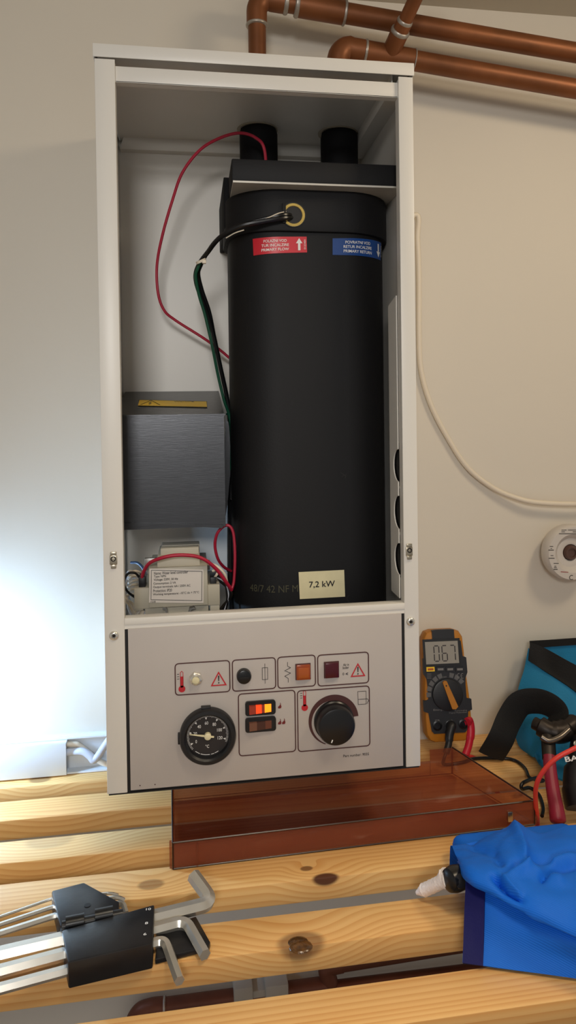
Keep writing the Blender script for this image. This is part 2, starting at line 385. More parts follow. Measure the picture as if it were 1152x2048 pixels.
tp.box(-.0012, W+.0012, -.0012, 0, H-.0128, H, .0004).box(-.0012, 0, 0, D, H-.0128, H).box(W, W+.0012, 0, D, H-.0128, H)
part(tp, 'top_cover', M_white)
part(MB().box(T, W-T, .004, D-T, H-.0072, H-.006), 'top_panel', M_white)
part(MB().box(.0193, W-.0155, .0030, .0042, H-.0345, H-.019, .0004).box(.0193, W-.0155, .0030, .012, H-.0345, H-.0335), 'cross_bar', M_white)
# folded returns under the top panel
br = MB().prism([(.008, H-.0072), (.022, H-.0072), (.303, H-.0072), (.303, H-.022), (.0035, H-.022)], lambda u, v, h: V(u, h, v), D-.014, D-T)
part(br, 'back_return', M_white)
part(MB().box(.3005, .3017, .012, D-.014, H-.021, H-.0072).box(.3005, W-T, .012, D-.014, H-.022, H-.021), 'side_return', M_white)
# clips and screws on the front flanges
def flange_clip(px, py):
    c = atY(px, py, 0); b = MB()
    b.box(c.x-.0036, c.x+.0036, -.0016, 0, c.z-.0058, c.z+.0032, .0005); b.box(c.x-.0030, c.x+.0030, -.0022, 0, c.z+.0032, c.z+.0068, .0005).box(c.x-.0025, c.x+.0025, -.0026, 0, c.z-.0095, c.z-.0058, .0005)
    o = part(b, 'cage_nut', M_nickel)
    part(MB().lathe([(.0026, 0), (.0026, .0012), (.0017, .0012), (.0017, .0002)], (c.x, -.0016, c.z), (0, -1, 0), 20, True), 'thread', M_toolmetal, o)
def flange_screw(px, py):
    c = atY(px, py, 0)
    o = part(MB().lathe([(.0047, 0), (.0047, .0008), (.0040, .0020), (.0026, .0026), (.0024, .0026), (.0020, .0012)], (c.x, 0, c.z), (0, -1, 0), 24), 'screw', M_chrome)
    part(MB().lathe([(.0018, 0), (.0018, .0016)], (c.x, 0, c.z), (0, -1, 0), 6), 'socket', M_toolmetal, o)
flange_clip(227, 1117); flange_clip(818, 1100); flange_screw(228, 1271); flange_screw(821, 1243)

# ---- black insulated tank
TX0, TX1, TY0, TY1, TR_ = .1335, .3130, .0555, .20, .054
def obround(g, z, n=9):
    x0, x1, y0, y1, r = TX0-g, TX1+g, TY0-g, TY1+g, TR_+g; out = []
    for cx, cy, a0 in ((x1-r, y0+r, -PI/2), (x1-r, y1-r, 0), (x0+r, y1-r, PI/2), (x0+r, y0+r, PI)):
        for k in range(n+1): a = a0+PI/2*k/n; out.append(V(cx+r*math.cos(a), cy+r*math.sin(a), z))
    return out
part(MB().loops([obround(-.003, .08), obround(0, .083), obround(0, .60)]), 'tank', M_foam, label='black foam-clad heating tank')
col_ = MB().loops([obround(.0005, .5705), obround(.0045, .5705), obround(.0052, .572), obround(.0052, .6125), obround(.0040, .6152), obround(0, .6152)])
collar = part(col_, 'insulation_collar', M_foam)
tank = [o for o in boiler.children if o.name.startswith('tank')][0]
TCX, TL = (TX0+TX1)/2, (TX1-TX0)/2-TR_
def tmap(s, z, h=0, g=0):
    y0 = TY0-g; r = TR_+g
    if abs(s) <= TL: return V(TCX+s, y0-h, z)
    a = (abs(s)-TL)/r; sg = 1 if s > 0 else -1
    return V(TCX+sg*(TL+(r+h)*math.sin(a)), y0+r-(r+h)*math.cos(a), z)
def tloc(px, py):
    s, z = 0., .4
    for _ in range(40):
        a = proj(tmap(s, z)); e = 1e-4; b = proj(tmap(s+e, z)); c = proj(tmap(s, z+e))
        j = [[(b[0]-a[0])/e, (c[0]-a[0])/e], [(b[1]-a[1])/e, (c[1]-a[1])/e]]; det = j[0][0]*j[1][1]-j[0][1]*j[1][0]
        dx, dy = px-a[0], py-a[1]; s += max(-.03, min(.03, (dx*j[1][1]-dy*j[0][1])/det)); z += max(-.05, min(.05, (j[0][0]*dy-j[1][0]*dx)/det))
    return s, z
def curved_label(name, corners, mt, label):
    q = [tloc(*c) for c in corners]; v = []; n = 14
    for i in range(n+1):
        t = i/n; a = [q[0][k]+(q[1][k]-q[0][k])*t for k in (0, 1)]; b = [q[3][k]+(q[2][k]-q[3][k])*t for k in (0, 1)]
        v += [tmap(a[0], a[1], .0006), tmap(b[0], b[1], .0006)]
    mb = MB().add(v, [[2*i, 2*i+1, 2*i+3, 2*i+2] for i in range(n)])
    o = mb.build(name, mt, tank, 30, False); tag(o, label); return q
def ulbl(q, lines, arrow, num):
    def f(u, v, h): return tmap(q[0][0]+(q[1][0]-q[0][0])*u+(0), (q[0][1]*(1-u)+q[1][1]*u)*(v)+(q[3][1]*(1-u)+q[2][1]*u)*(1-v), h)
    pr = Print(f, .0010)
    for i, t in enumerate(lines): pr.text(t, (.42, .76-.26*i), (.44, .50, .50)[i] if len(t) > 11 else .42, .17, .012)
    if arrow: 
        ax = .86; d = 1 if arrow > 0 else -1
        pr.poly([(ax-.022, .5-.36*d), (ax+.022, .5-.36*d), (ax+.022, .5+.08*d), (ax-.022, .5+.08*d)][::d]); pr.poly([(ax-.06, .5+.08*d), (ax+.06, .5+.08*d), (ax, .5+.40*d)][::d])
    pr.build('lettering', M_printwht, tank)
    pr2 = Print(lambda u, v, h: f(.965-v*.16, u, h), .0010); pr2.text(num, (.5, .0), .62, .22); pr2.build('lettering', M_printwht, tank)
q = curved_label('flow_label', [(506, 478), (613, 473.5), (614, 505), (507.5, 511.5)], M_redlab, 'red primary flow sticker')
ulbl(q, ['POLAZNI VOD', 'TUR INCALZIRE', 'PRIMARY FLOW'], 1, '0123401')
q = curved_label('return_label', [(665, 477), (761, 486), (760, 521), (665, 510)], M_bluelab, 'blue primary return sticker')
ulbl(q, ['POVRATNI VOD', 'RETUR INCALZIRE', 'PRIMARY RETURN'], -1, '0123402')
q = curved_label('power_label', [(597, 1144), (688, 1139.5), (690, 1193), (599.5, 1198)], M_cream, 'cream power rating sticker')
Print(lambda u, v, h: tmap(u, v, h), .0010).text('7,2 kW', tuple(sum(c[k] for c in q)/4 for k in (0, 1)), .029, .0078, .012).build('lettering', M_printblk, tank)
c = tloc(546, 1178)
Print(lambda u, v, h: tmap(u, v, h), .0006).text('48/7 42 NF M', c, .055, .0078).build('faded_marking', M_faded, tank)
c = tloc(688, 950); pr = Print(lambda u, v, h: tmap(u, v, h), .0004)
pr.stroke([(c[0]-.004, c[1]+.003), (c[0]+.002, c[1]-.001), (c[0]+.001, c[1]-.004)], .0007).build('scuff', M_gap, tank); pr = Print(lambda u, v, h: tmap(u, v, h), .0004); pr.stroke([(c[0]-.003, c[1]-.002), (c[0]+.003, c[1]+.001)], .0006).build('scuff', M_gap, tank); pr = Print(lambda u, v, h: tmap(u, v, h), .0004)
c2 = tloc(695, 1200); pr.stroke([(c2[0]+.002, c2[1]+.006), (c2[0]-.001, c2[1]+.002), (c2[0]+.0015, c2[1]-.002), (c2[0], c2[1]-.008)], .0006); pr.build('scuff', M_gap, tank)

# plate and foam slab over the tank, pipe sleeves
part(MB().box(.1345, W-.002, .034, D-T, .6152, .6172), 'mounting_plate', M_steel)
part(MB().box(.1335, W-.0022, .0345, .2, .6172, .6405, .0015), 'foam_slab', M_foam)
part(MB().box(.128, .1345, .10, D-T, .585, .642, .001), 'foam_flap', M_foam2)
for sx in (.1755, .2775):
    o = part(MB().lathe([(.0235, 0), (.0235, .078), (.0215, .0862)], (sx, .171, .6405), (0, 0, 1), 32), 'pipe_sleeve', M_foam2)
    part(MB().lathe([(.0215, 0), (.0252, 0), (.0252, .0012), (.0215, .0012)], (sx-.0012, .172, H-.0090), (0, 0, 1), 32, True), 'grommet_ring', M_ringc, o)
# cable hole in the collar
HG = .0052
hc = atY(587, 430, TY0-HG)
hole = part(MB().lathe([(.0126, -.004), (.0126, .0006), (.0098, .0012), (.0094, .0), (.0094, -.004)], (hc.x, TY0-HG, hc.z), (0, -1, 0), 28, True), 'cable_grommet', M_yfoam, label='yellow cable grommet')
part(MB().lathe([(.0094, -.003), (.0094, .0002)], (hc.x, TY0-HG, hc.z), (0, -1, 0), 28), 'grommet_bore', M_gap, hole)
part(MB().lathe([(.0126, 0), (.0138, 0), (.0136, .0010), (.0126, .0010)], (hc.x, TY0-HG, hc.z), (0, -1, 0), 28, True), 'grommet_rim', M_blackgl, hole)
part(MB().box(hc.x-.0125, hc.x-.0085, TY0-.0080, TY0-.0050, hc.z-.0095, hc.z+.0120, .0006), 'grommet_flap', M_foam, hole)

def wire(name, pts, r, mt, label=None, parent=boiler, n=8):
    path = catmull([atY(*p) if not isinstance(p, Vector) else p for p in pts], 10)
    return part(MB().tube(path, r, n), name, mt, parent, label)
wire('red_wire', [V(.1795, .120, .640), (529, 300, .118), (512, 276, .115), (480, 266, .115), (440, 276, .12), (400, 300, .13), (365, 345, .14), (345, 400, .15), (325, 470, .16), (314, 530, .17), (316, 585, .175), (328, 620, .18), (350, 640, .185), (405, 675, .19), (440, 700, .195), (475, 730, .20)], .0018, M_red)
wire('black_wire', [(590, 436, .058), (570, 436, .044), (530, 442, .042), (480, 453, .045), (440, 475, .06), (415, 505, .08), (399, 527, .09), (391, 550, .10), (396, 578, .11), (410, 610, .12), (425, 660, .13), (440, 730, .14), (455, 800, .15), (463, 860, .15), (465, 930, .15), (463, 1000, .14)], .0026, M_blackgl)
wire('black_wire', [(590, 431, .058), (568, 430, .045), (530, 438, .046), (470, 455, .052), (432, 482, .064), (412, 510, .083), (402, 530, .094), (397, 548, .104), (404, 580, .114), (419, 625, .124), (430, 680, .134), (444, 750, .144), (458, 815, .152), (462, 850, .156)], .0022, M_blackgl)
wire('green_wire', [(405, 515, .086), (396, 535, .090), (391, 553, .095), (398, 590, .105), (410, 630, .113), (424, 690, .12), (436, 750, .13), (448, 800, .135), (458, 830, .14), (463, 870, .142), (463, 940, .14)], .0018, M_green)
wire('white_wire', [(572, 423, .050), (556, 427, .043), (540, 434, .042), (520, 442, .042)], .0006, M_cable)
wire('white_wire', [(488, 460, .044), (470, 466, .046), (452, 476, .052)], .0006, M_cable)
ct = atY(402, 522, .085)
part(MB().lathe([(.0052, -.0014), (.0060, -.0014), (.0060, .0014), (.0052, .0014)], ct, (.4, .2, -.85), 18, True).box(ct.x+.001, ct.x+.0055, ct.y-.0075, ct.y-.003, ct.z-.004, ct.z, .0008), 'cable_tie', M_cable)
wire('black_cable', [(462, 830, .16), (466, 900, .165), (463, 1000, .16), (462, 1060, .15), (462, 1120, .14), (463, 1180, .13), (465, 1250, .12)], .0045, M_blackgl)
part(MB().lathe([(.0046, -.001), (.0054, -.001), (.0054, .001), (.0046, .001)], atY(461, 828, .155), (0, .1, 1), 16, True), 'cable_tie', M_green)
part(MB().lathe([(.005, -.001), (.0058, -.001), (.0058, .001), (.005, .001)], atY(463, 1141, .136), (0, .1, 1), 16, True).box(*(lambda c: (c.x+.004, c.x+.012, c.y-.002, c.y, c.z-.001, c.z+.001))(atY(463, 1141, .136))), 'cable_tie', M_gap)

# ---- aluminium terminal cover
ct_y = .08
cover = MB()
prof = [(ct_y, .2480), (ct_y, .3725), (D-T, .4040), (D-T, .2480)]
L = []
for x in (.0040, .1235): L.append([V(x, y, z) for y, z in prof])
cover.loops(L)
cov = part(cover, 'terminal_cover', M_alu, label='brushed aluminium terminal cover')
part(MB().box(.0040, .1245, ct_y-.0008, ct_y+.002, .3715, .3733), 'folded_edge', M_alu, cov)
pl_side = [(atY(451, 838, .16), atY(462, 850, .16), atY(464, 905, .16), atY(462, 960, .16), atY(450, 1040, .16), atY(446, 1052, .16))]
part(MB().prism([(p.x, p.z) for p in pl_side[0]], lambda u, v, h: V(u, .16+h, v), 0, .0012), 'side_flange', M_alu, cov)
pb = [atY(247, 1046, ct_y-.001), atY(330, 1046, ct_y-.001), atY(447, 1050, ct_y-.001), atY(445, 1057, ct_y-.004), atY(320, 1050, ct_y-.006), atY(247, 1058, ct_y-.008)]
part(MB().prism([(p.x, p.z) for p in pb], lambda u, v, h: V(u, ct_y-.001-h, v), 0, .0008), 'bent_lip', M_alu, cov)
slope = Plane((0, ct_y, .3725), (1, 0, 0), (0, D-T-ct_y, .0315))
def wl(px, py): return slope.loc(px, py)
wc = [wl(279, 801), wl(413, 804), wl(414, 815), wl(276, 812)]
Print(slope.m, .0004).poly([wl(277.5, 800), wl(414, 803), wl(414.5, 816.5), wl(277, 813)][::-1]).build('label_border', M_gap, cov)
tag(Print(slope.m, .0007).poly(wc[::-1]).build('warning_label', M_yellow, cov), 'yellow electrical warning sticker')
cc = wl(368, 804.5)
Print(slope.m, .0010).text('Warning', cc, .024, .0075, .01).stroke([wl(281, 811), wl(302, 802), wl(320, 811.5)], .0012).stroke([wl(303, 804.5), wl(298, 808), wl(302, 808), wl(298, 811)], .0010).build('lettering', M_printblk, cov)

# ---- water level controller on its rail
YC = .074
def cpl(px, py, y=YC): p = atY(px, py, y); return p
def cbox(x0, y0, x1, y1, yf, yb, bev=.0008):
    a = atY(x0, y0, yf); b = atY(x1, y1, yf); return (min(a.x, b.x), max(a.x, b.x), yf, yb, min(a.z, b.z), max(a.z, b.z), bev)
cb = MB().box(*cbox(268, 1177, 440, 1210, YC, .15)).box(*cbox(268, 1209, 287, 1221, YC+.0008, .149)).box(*cbox(290, 1207, 417, 1222, YC+.001, .15)).box(*cbox(420, 1209, 439.5, 1226, YC+.0008, .149))
cb.box(*cbox(297, 1137, 416, 1210, YC-.004, .15)).box(*cbox(314, 1115, 400, 1138, YC+.002, .15))
ctrl = part(cb, 'level_controller', M_module, label='grey water level controller module')
cb2 = MB().box(*cbox(321, 1097, 398, 1116, YC+.016, .13)); part(cb2, 'module_top', M_module, ctrl)
part(MB().box(*cbox(324, 1091, 399, 1097, YC+.03, .125)), 'mounting_foot', M_module, ctrl)
for (x0, y0, x1, y1) in ((289, 1117, 318, 1140), (398, 1122, 420, 1140)): part(MB().box(*cbox(x0, y0, x1, y1, .11, .115)), 'module_shoulder', M_rail, ctrl)
for (x0, y0, x1, y1) in ((277, 1154, 291, 1176), (420, 1155, 433, 1178)): part(MB().box(*cbox(x0, y0, x1, y1, YC+.004, .1)), 'terminal', M_black, ctrl)
lp = Plane((0, YC-.0042, 0), (1, 0, 0), (0, 0, 1))
lq = [lp.loc(299.5, 1137), lp.loc(407, 1139), lp.loc(407, 1206), lp.loc(298, 1205)]
part(MB().prism(lq, lp.m, 0, .0004), 'name_plate', M_label, ctrl)
pr = Print(lp.m, .0008)
pr.stroke([lp.loc(303, 1140), lp.loc(404, 1142.5), lp.loc(403.5, 1201), lp.loc(302, 1199)], .0005, True)
lines = ['Name: Water level controller', 'Type: NPN', 'Voltage: 220V, 50 Hz', 'Consumption: 2 VA', 'Output terminals: 6A / 250V AC', 'Protection: IP20', 'Working temperature: -10\u00b0C do + 75\u00b0C']
x0s = (308, 308, 307.5, 307, 306.5, 306.5, 306); x1s = (376, 332, 356, 352, 381, 344, 398); ys = (1146.5, 1153.5, 1160, 1167.5, 1174.5, 1181.5, 1189)
for t, a, b, y in zip(lines, x0s, x1s, ys):
    u0, v0 = lp.loc(a, y); u1, v1 = lp.loc(b, y); pr.text(t, ((u0+u1)/2, v0), u1-u0, .0032, .008)
u0, v0 = lp.loc(306, 1203); pr.text('1528', (u0, v0), .0055, .0018)
pr.build('lettering', M_printblk, ctrl)
# rail end below the module
om = [(325, 1214), (333, 1216), (336, 1228), (338, 1229), (376, 1227), (379, 1217), (388, 1214), (391, 1218), (383, 1220), (380, 1232), (334, 1235), (330, 1220), (325, 1220)]
part(MB().prism([(lambda p: (p.x, p.z))(atY(x, y, YC-.006)) for x, y in om], lambda u, v, h: V(u, YC-.006+h, v), 0, .10), 'mounting_rail', M_rail)
wire('red_wire', [(284, 1170, YC+.012), (285, 1150, YC+.004), (297, 1128, YC-.004), (320, 1117, YC-.010), (352, 1110.5, YC-.012), (388, 1112, YC-.012), (412, 1121, YC-.01), (434, 1140, YC-.004), (452, 1164, YC+.002), (463, 1180, YC+.01)], .0020, M_red, n=10)
wire('red_wire', [(463, 1180, YC+.01), (468, 1160, YC+.012), (470, 1110, YC+.014), (467, 1068, YC+.016), (459, 1052, YC+.017), (447, 1053, YC+.018), (434, 1068, YC+.02), (430, 1092, YC+.025), (436, 1118, YC+.03), (448, 1134, YC+.04), (462, 1142, YC+.05)], .0017, M_red, n=10)
random.seed(3)
for i in range(9):      # tangle of thin white and grey wires beside the module
    j = lambda a: a+random.uniform(-6, 6)
    wire('terminal_wire', [(280+random.uniform(-2, 14), j(1156), .10), (j(262), j(1148), .10), (j(249), j(1164), .105), (j(252), j(1190), .10), (j(262), j(1214), .095), (j(276), 1240, .09)], .0014, (M_cable, M_cablegrey, M_label)[i % 3])
for i in range(6):
    wire('terminal_wire', [(256+random.uniform(-5, 5), 1150+8*i, .10), (268+random.uniform(-4, 4), 1142+9*i, .088), (284, 1146+7*i, .10)], .0013, M_cable)
wire('terminal_wire', [(281, 1158, .088), (270, 1146, .082), (255, 1148, .08), (248, 1166, .08), (255, 1183, .085), (272, 1196, .09)], .0014, M_black)
wire('terminal_wire', [(262, 1125, .12), (275, 1126, .115), (285, 1135, .11), (292, 1150, .11)], .0016, mat('blue_insulation', (60, 90, 130), .4))
for i in range(5):
    wire('terminal_wire', [(278+8*i, 1222, .085), (272+9*i, 1234, .08), (268+10*i, 1246, .085)], .0022, (M_label, M_cable, M_cablegrey)[i % 3])
wire('terminal_wire', [(424, 1160, .085), (433, 1150, .08), (436, 1140, .082), (425, 1142, .085)], .0014, M_cable)
wire('terminal_wire', [(398, 1130, .10), (420, 1128, .09), (436, 1134, .085), (450, 1150, .085), (455, 1170, .09)], .0015, M_cable)
for i in range(5):
    wire('terminal_wire', [(432+2*i, 1150+3*i, .09), (448+2*i, 1160+4*i, .085), (455+2*i, 1190, .085), (452-2*i, 1215, .09), (445-5*i, 1240, .09)], .0017, (M_black, M_cablegrey, M_black, M_blackgl, M_toolmetal)[i])

# ---- slotted side plate
fx = .3030
yb = [atX(797, 588, fx), atX(776, 612, fx), atX(784, 1182, fx), atX(803, 1200, fx)]
def ypz(p): return (p.y, p.z)
def clampy(p): return (max(.0135, p.y), p.z)
poly = [clampy(yb[0]), (yb[1].y, yb[1].z), (yb[1].y, yb[2].z), clampy(yb[3])]
edge = []
for (ya, ybm) in ((1152, 1088), (1060, 993), (965, 899)):
    z0, z1 = atX(801, ya, fx).z, atX(800, ybm, fx).z
    for k in range(13): a = -PI/2+PI*k/12; edge.append((.0135+.017*math.cos(a), (z0+z1)/2+(z1-z0)/2*math.sin(a)))
part(MB().prism(poly+edge, lambda u, v, h: V(fx+h, u, v), 0, .0012), 'slotted_plate', M_white)
for (ya, ybm) in ((1152, 1088), (1060, 993), (965, 899)):
    z0, z1 = atX(801, ya, fx).z, atX(800, ybm, fx).z
    part(MB().lathe([((z1-z0)/2+.006, 0), ((z1-z0)/2+.006, .010), ((z1-z0)/2+.001, .0125)], (W-T, .028, (z0+z1)/2), (-1, 0, 0), 28), 'notch_dark_disc', M_gap)  # black disc stands in for the shade behind each notch

# ---- control panel
PZ0, PZ1, PXa, PXb = .0022, .1625, .0225, .3010
part(MB().box(.0193, W-.0155, -.0008, .012, .1665, .1730, .0006).box(.0193, W-.0155, .0005, .0017, .162, .170), 'panel_lip', M_white)
part(MB().box(.0193, .3045, .0015, .0030, 0, .1655), 'gap_dark_sheet', M_gap)  # black sheet paints the shaded gap round the panel
panel = part(MB().box(PXa, PXb, -.0008, .0014, PZ0, PZ1, .0003), 'control_panel', M_panel, label='grey printed control panel')
PP = Plane((0, -.0008, 0), (1, 0, 0), (0, 0, 1)); L_ = PP.loc
FR = [[(350, 1327), (459, 1321), (460, 1383), (351, 1390)], [(465, 1320), (551, 1315), (551, 1376), (465, 1383)], [(555, 1314), (631, 1310), (630, 1371), (556, 1377)],
      [(635, 1309), (737, 1305), (737, 1366), (636, 1371)], [(477, 1387), (590, 1381), (591, 1503), (478, 1511)], [(595, 1381), (738, 1372), (740, 1491), (596, 1503)]]
for fr in FR:
    a = [L_(*c) for c in fr]; x0 = (a[0][0]+a[3][0])/2; x1 = (a[1][0]+a[2][0])/2; z1 = (a[0][1]+a[1][1])/2; z0 = (a[2][1]+a[3][1])/2
    Print(PP.m).rrect([(x0, z1), (x1, z1), (x1, z0), (x0, z0)], .004, .0011).build('printed_frame', M_print, panel)
S = .00050   # metres per photo pixel on the panel
def c7(x, y): return L_(330+x/4.267, 1290+y/4.267)
def c8(x, y): return L_(540+x/3.716, 1290+y/3.716)
def thermometer(c):
    u, v = c
    Print(PP.m).disc((u, v-.0105), .0034, 20).poly([(u-.0013, v-.009), (u+.0013, v-.009), (u+.0013, v+.002), (u-.0013, v+.002)]).stroke([(u-.0013, v-.008), (u-.0013, v+.006), (u, v+.0072), (u+.0013, v+.006), (u+.0013, v-.008)], .0006).build('thermometer_icon', M_printred, panel)
    p = Print(PP.m)
    for k in range(3): p.stroke([(u-.0046, v+.0045-.0024*k), (u-.0024, v+.0045-.0024*k)], .0005)
    p.build('thermometer_marks', M_printblk, panel)
thermometer(c7(143, 285)); 
a = c8(257, 405); thermometer((a[0], a[1]+.0022))
def triangle(c, w_):
    u, v = c; hh = w_*.9
    Print(PP.m).stroke([(u-w_/2, v-hh/2), (u+w_/2, v-hh/2), (u, v+hh/2)], .0012, True).build('warning_triangle', M_printred, panel)
    Print(PP.m).poly([(u-.0004, v-.0022), (u+.0004, v-.0022), (u+.0007, v+.0032), (u-.0007, v+.0032)]).disc((u, v-.0040), .0007, 12).build('exclamation_mark', M_printblk, panel)
triangle(c7(458, 288), .0142); triangle(c8(653, 185), .0138)
pr = Print(PP.m); u, v = c7(853, 243)
pr.stroke([(u-.0027, v-.006), (u+.0027, v-.006), (u+.0027, v+.006), (u-.0027, v+.006)], .00045, True).stroke([(u, v-.0102), (u, v+.0102)], .00045); pr.build('fuse_symbol', M_printblk, panel)
u, v = c8(131, 202); zz = [(0, .0105), (0, .0062), (.003, .0045), (-.003, .0018), (.003, -.001), (-.003, -.0038), (.0004, -.0062), (.0004, -.0105)]
Print(PP.m).stroke([(u+a, v+b) for a, b in zz], .0005).build('resistor_symbol', M_printblk, panel)
pr = Print(PP.m); pr.text('Air in', c8(565, 145), .0060, .0026, .01).text('boiler', c8(563, 167), .0064, .0026, .01).text('<', c8(571, 213), .0026, .0026, .02).stroke([(lambda c: (c[0]+.0007*math.cos(t*PI/6), c[1]+.0011*math.sin(t*PI/6)))(c8(545, 214)) for t in range(12)], .0004, True)
pr.text('Part number: 9035', c8(640, 816), .0272, .0027, .004); pr.build('lettering', M_printblk, panel)
def flame(c):
    u, v = c; Print(PP.m).poly([(u+a*.0011, v+b*.0011) for a, b in ((0, -2.4), (1.3, -2.2), (1.7, -.8), (1.2, .8), (1.1, 2.2), (.3, 3.2), (.6, 1.4), (-.2, .2), (-1.4, -.6), (-1.6, -1.8), (-1.0, -2.4))]).build('flame_icon', mat('print_dark_red', (110, 26, 26), .6), panel)
for c in (c7(978, 518), c7(978, 655), c7(1012, 652)): flame(c)
bi = Print(PP.m); q = [c8(652, 345), c8(713, 341), c8(715, 437), c8(655, 441)]
bi.stroke(q, .00045, True); a, b = q[3], q[2]
bi.stroke([(a[0], a[1]+.0052), (a[0]+.0098, a[1]+.0052), (a[0]+.0115, a[1]+.0030), (a[0]+.0098, a[1]+.0018), (a[0]+.0098, a[1])], .00045); bi.build('boiler_symbol', M_printblk, panel)
# reset nut
u, v = c7(262, 278); n0 = PP.m(u, v)
rb = part(MB().lathe([(.0066, 0), (.0066, .004), (.0058, .0046)], n0, (0, -1, 0), 6).lathe([(.0052, .004), (.0052, .0075), (.0040, .0082), (.0037, .0074)], n0, (0, -1, 0), 28), 'reset_button', M_chrome)
part(MB().lathe([(.0036, .006), (.0036, .0078), (.0030, .0082)], n0, (0, -1, 0), 24), 'button_cap', M_cream, rb)
# fuse holder
u, v = c7(672, 258); n0 = PP.m(u, v)
fh = part(MB().lathe([(.0074, 0), (.0074, .0045), (.0068, .0062), (.0060, .0066)], n0, (0, -1, 0), 28), 'fuse_holder', M_blackgl)
part(MB().box(n0.x-.004, n0.x+.004, n0.y-.0072, n0.y-.0066, n0.z-.0006, n0.z+.0006), 'slot', M_gap, fh)
# indicator lamps
for q, mt, nm in (((c8(190, 142), c8(300, 250)), M_amber, 'amber indicator lamp'), ((c8(402, 127), c8(510, 236)), M_ruby, 'dark red indicator lamp')):
    (a, b), (c, d) = q
    il = part(MB().box(a-.0004, c+.0004, -.0020, -.0008, d-.0004, b+.0004, .0004), 'indicator_lamp', M_print, label=nm)
    part(MB().box(a+.0003, c-.0003, -.0048, -.0016, d+.0003, b-.0003, .0010), 'lens', mt, il)
    if mt is M_amber:
        part(MB().box(a+.002, c-.002, -.0052, -.0047, d+.0025, b-.003, .0002), 'lens_facet', mat('amber_facet', (168, 84, 34), .2), il)
# rocker switches
for (x0, y0, x1, y1), lit in (((683, 480, 943, 582), 1), ((683, 622, 946, 722), 0)):
    a, b = c7(x0, y0); c, d = c7(x1, y1)
    def rr(x0, x1, z0, z1, r, n=6):
        o = []
        for cx, cz, t in ((x1-r, z1-r, 0), (x0+r, z1-r, PI/2), (x0+r, z0+r, PI), (x1-r, z0+r, 1.5*PI)):
            for k in range(n+1): o.append((cx+r*math.cos(t+PI/2*k/n), cz+r*math.sin(t+PI/2*k/n)))
        return o
    zc = (b+d)/2; hh = .0130/2+.0008
    sw = part(MB().prism(rr(a, c, zc-hh, zc+hh, .0028), lambda u, v, h: V(u, h, v), -.0008, -.0032), 'rocker_switch', M_blackgl, label='rocker switch glowing red' if lit else 'unlit brown rocker switch')
    part(MB().prism(rr(a+.0022, c-.0030, zc-hh+.0022, zc+hh-.0026, .0012), lambda u, v, h: V(u, h, v), -.0032, -.0034), 'recess', M_gap, sw)
    x0, x1 = a+.0038, c-.0046; z0, z1 = zc-hh+.0030, zc+hh-.0036
    segs = ((0, .30, M_dimlit), (.30, .56, M_lit), (.56, .70, M_dimlit), (.70, 1, M_lit2)) if lit else ((0, .34, mat('rocker_worn', (112, 74, 58), .25)), (.34, .72, M_smoke), (.72, 1, mat('rocker_brown', (104, 58, 44), .25)))
    for (s0, s1, mt) in segs:
        xa, xb = x0+(x1-x0)*s0, x0+(x1-x0)*s1; ya, yb_ = -.0075+.0040*s0, -.0075+.0040*s1
        part(MB().prism([(xa, -.0034), (xb, -.0034), (xb, yb_), (xa, ya)], lambda u, v, h: V(u, v, h), z0, z1), 'rocker', mt, sw)
# temperature knob with arc scale
ku, kv = c8(473, 560)
pr = Print(PP.m, .0003); n = 60; out = []; inn = []
for k in range(n+1):
    t = k/n; ang = math.radians(250-245*t); w_ = .0010+.0064*min(1, t*1.25)
    ro = .0262; out.append((ku+ro*math.cos(ang), kv+.0005+ro*math.sin(ang))); inn.append((ku+(ro-w_)*math.cos(ang), kv+.0005+(ro-w_)*math.sin(ang)))
for k in range(n): pr.poly([out[k], inn[k], inn[k+1], out[k+1]])
pr.build('scale_arc', M_print, panel)
n0 = PP.m(ku, kv)
kn = part(MB().lathe([(.0208, 0), (.0208, .003), (.0196, .0042), (.0193, .0150), (.0182, .0172), (.0165, .0178)], n0, (0, -1, 0), 48), 'temperature_knob', M_blackgl, label='large black temperature knob')
a = math.radians(248)
kp = Plane(n0+V(0, -.0178, 0), (1, 0, 0), (0, 0, 1))
Print(kp.m, .0003).stroke([(.0128*math.cos(a), .0128*math.sin(a)), (.0160*math.cos(a), .0160*math.sin(a))], .0011).build('pointer_mark', M_printwht, kn)
# thermometer gauge
gu, gv = c7(364, 757); g0 = PP.m(gu, gv); R0 = .0278
gg = part(MB().lathe([(R0-.001, 0), (R0, .0012), (R0, .0085), (R0-.0012, .0105), (R0-.0045, .0108), (R0-.0062, .0090), (R0-.0066, .0035), (0.001, .0035)], g0, (0, -1, 0), 64), 'temperature_gauge', M_black, label='round black temperature gauge')
part(MB().box(g0.x-.0062, g0.x+.0034, g0.y-.006, g0.y, g0.z+R0-.002, g0.z+R0+.0012, .0004), 'clip', M_black, gg)
part(MB().box(g0.x-R0-.0016, g0.x-R0+.002, g0.y-.006, g0.y, g0.z-.006, g0.z+.004, .0004), 'clip', M_black, gg)
gp = Plane(g0+V(0, -.0036, 0), (1, 0, 0), (0, 0, 1))
Print(gp.m, .0001).disc((0, 0), R0-.0067, 48).build('dial_face', mat('dial_black', (40, 36, 36), .5), gg)
pr = Print(gp.m, .0004)
def ga(t): return math.radians(204.5-1.83*t)
for t in range(-8, 126, 2):
    a = ga(t); r1 = .0206; r0 = .0186 if t % 10 else .0180
    pr.stroke([(r0*math.cos(a), r0*math.sin(a)), (r1*math.cos(a), r1*math.sin(a))], .00032)
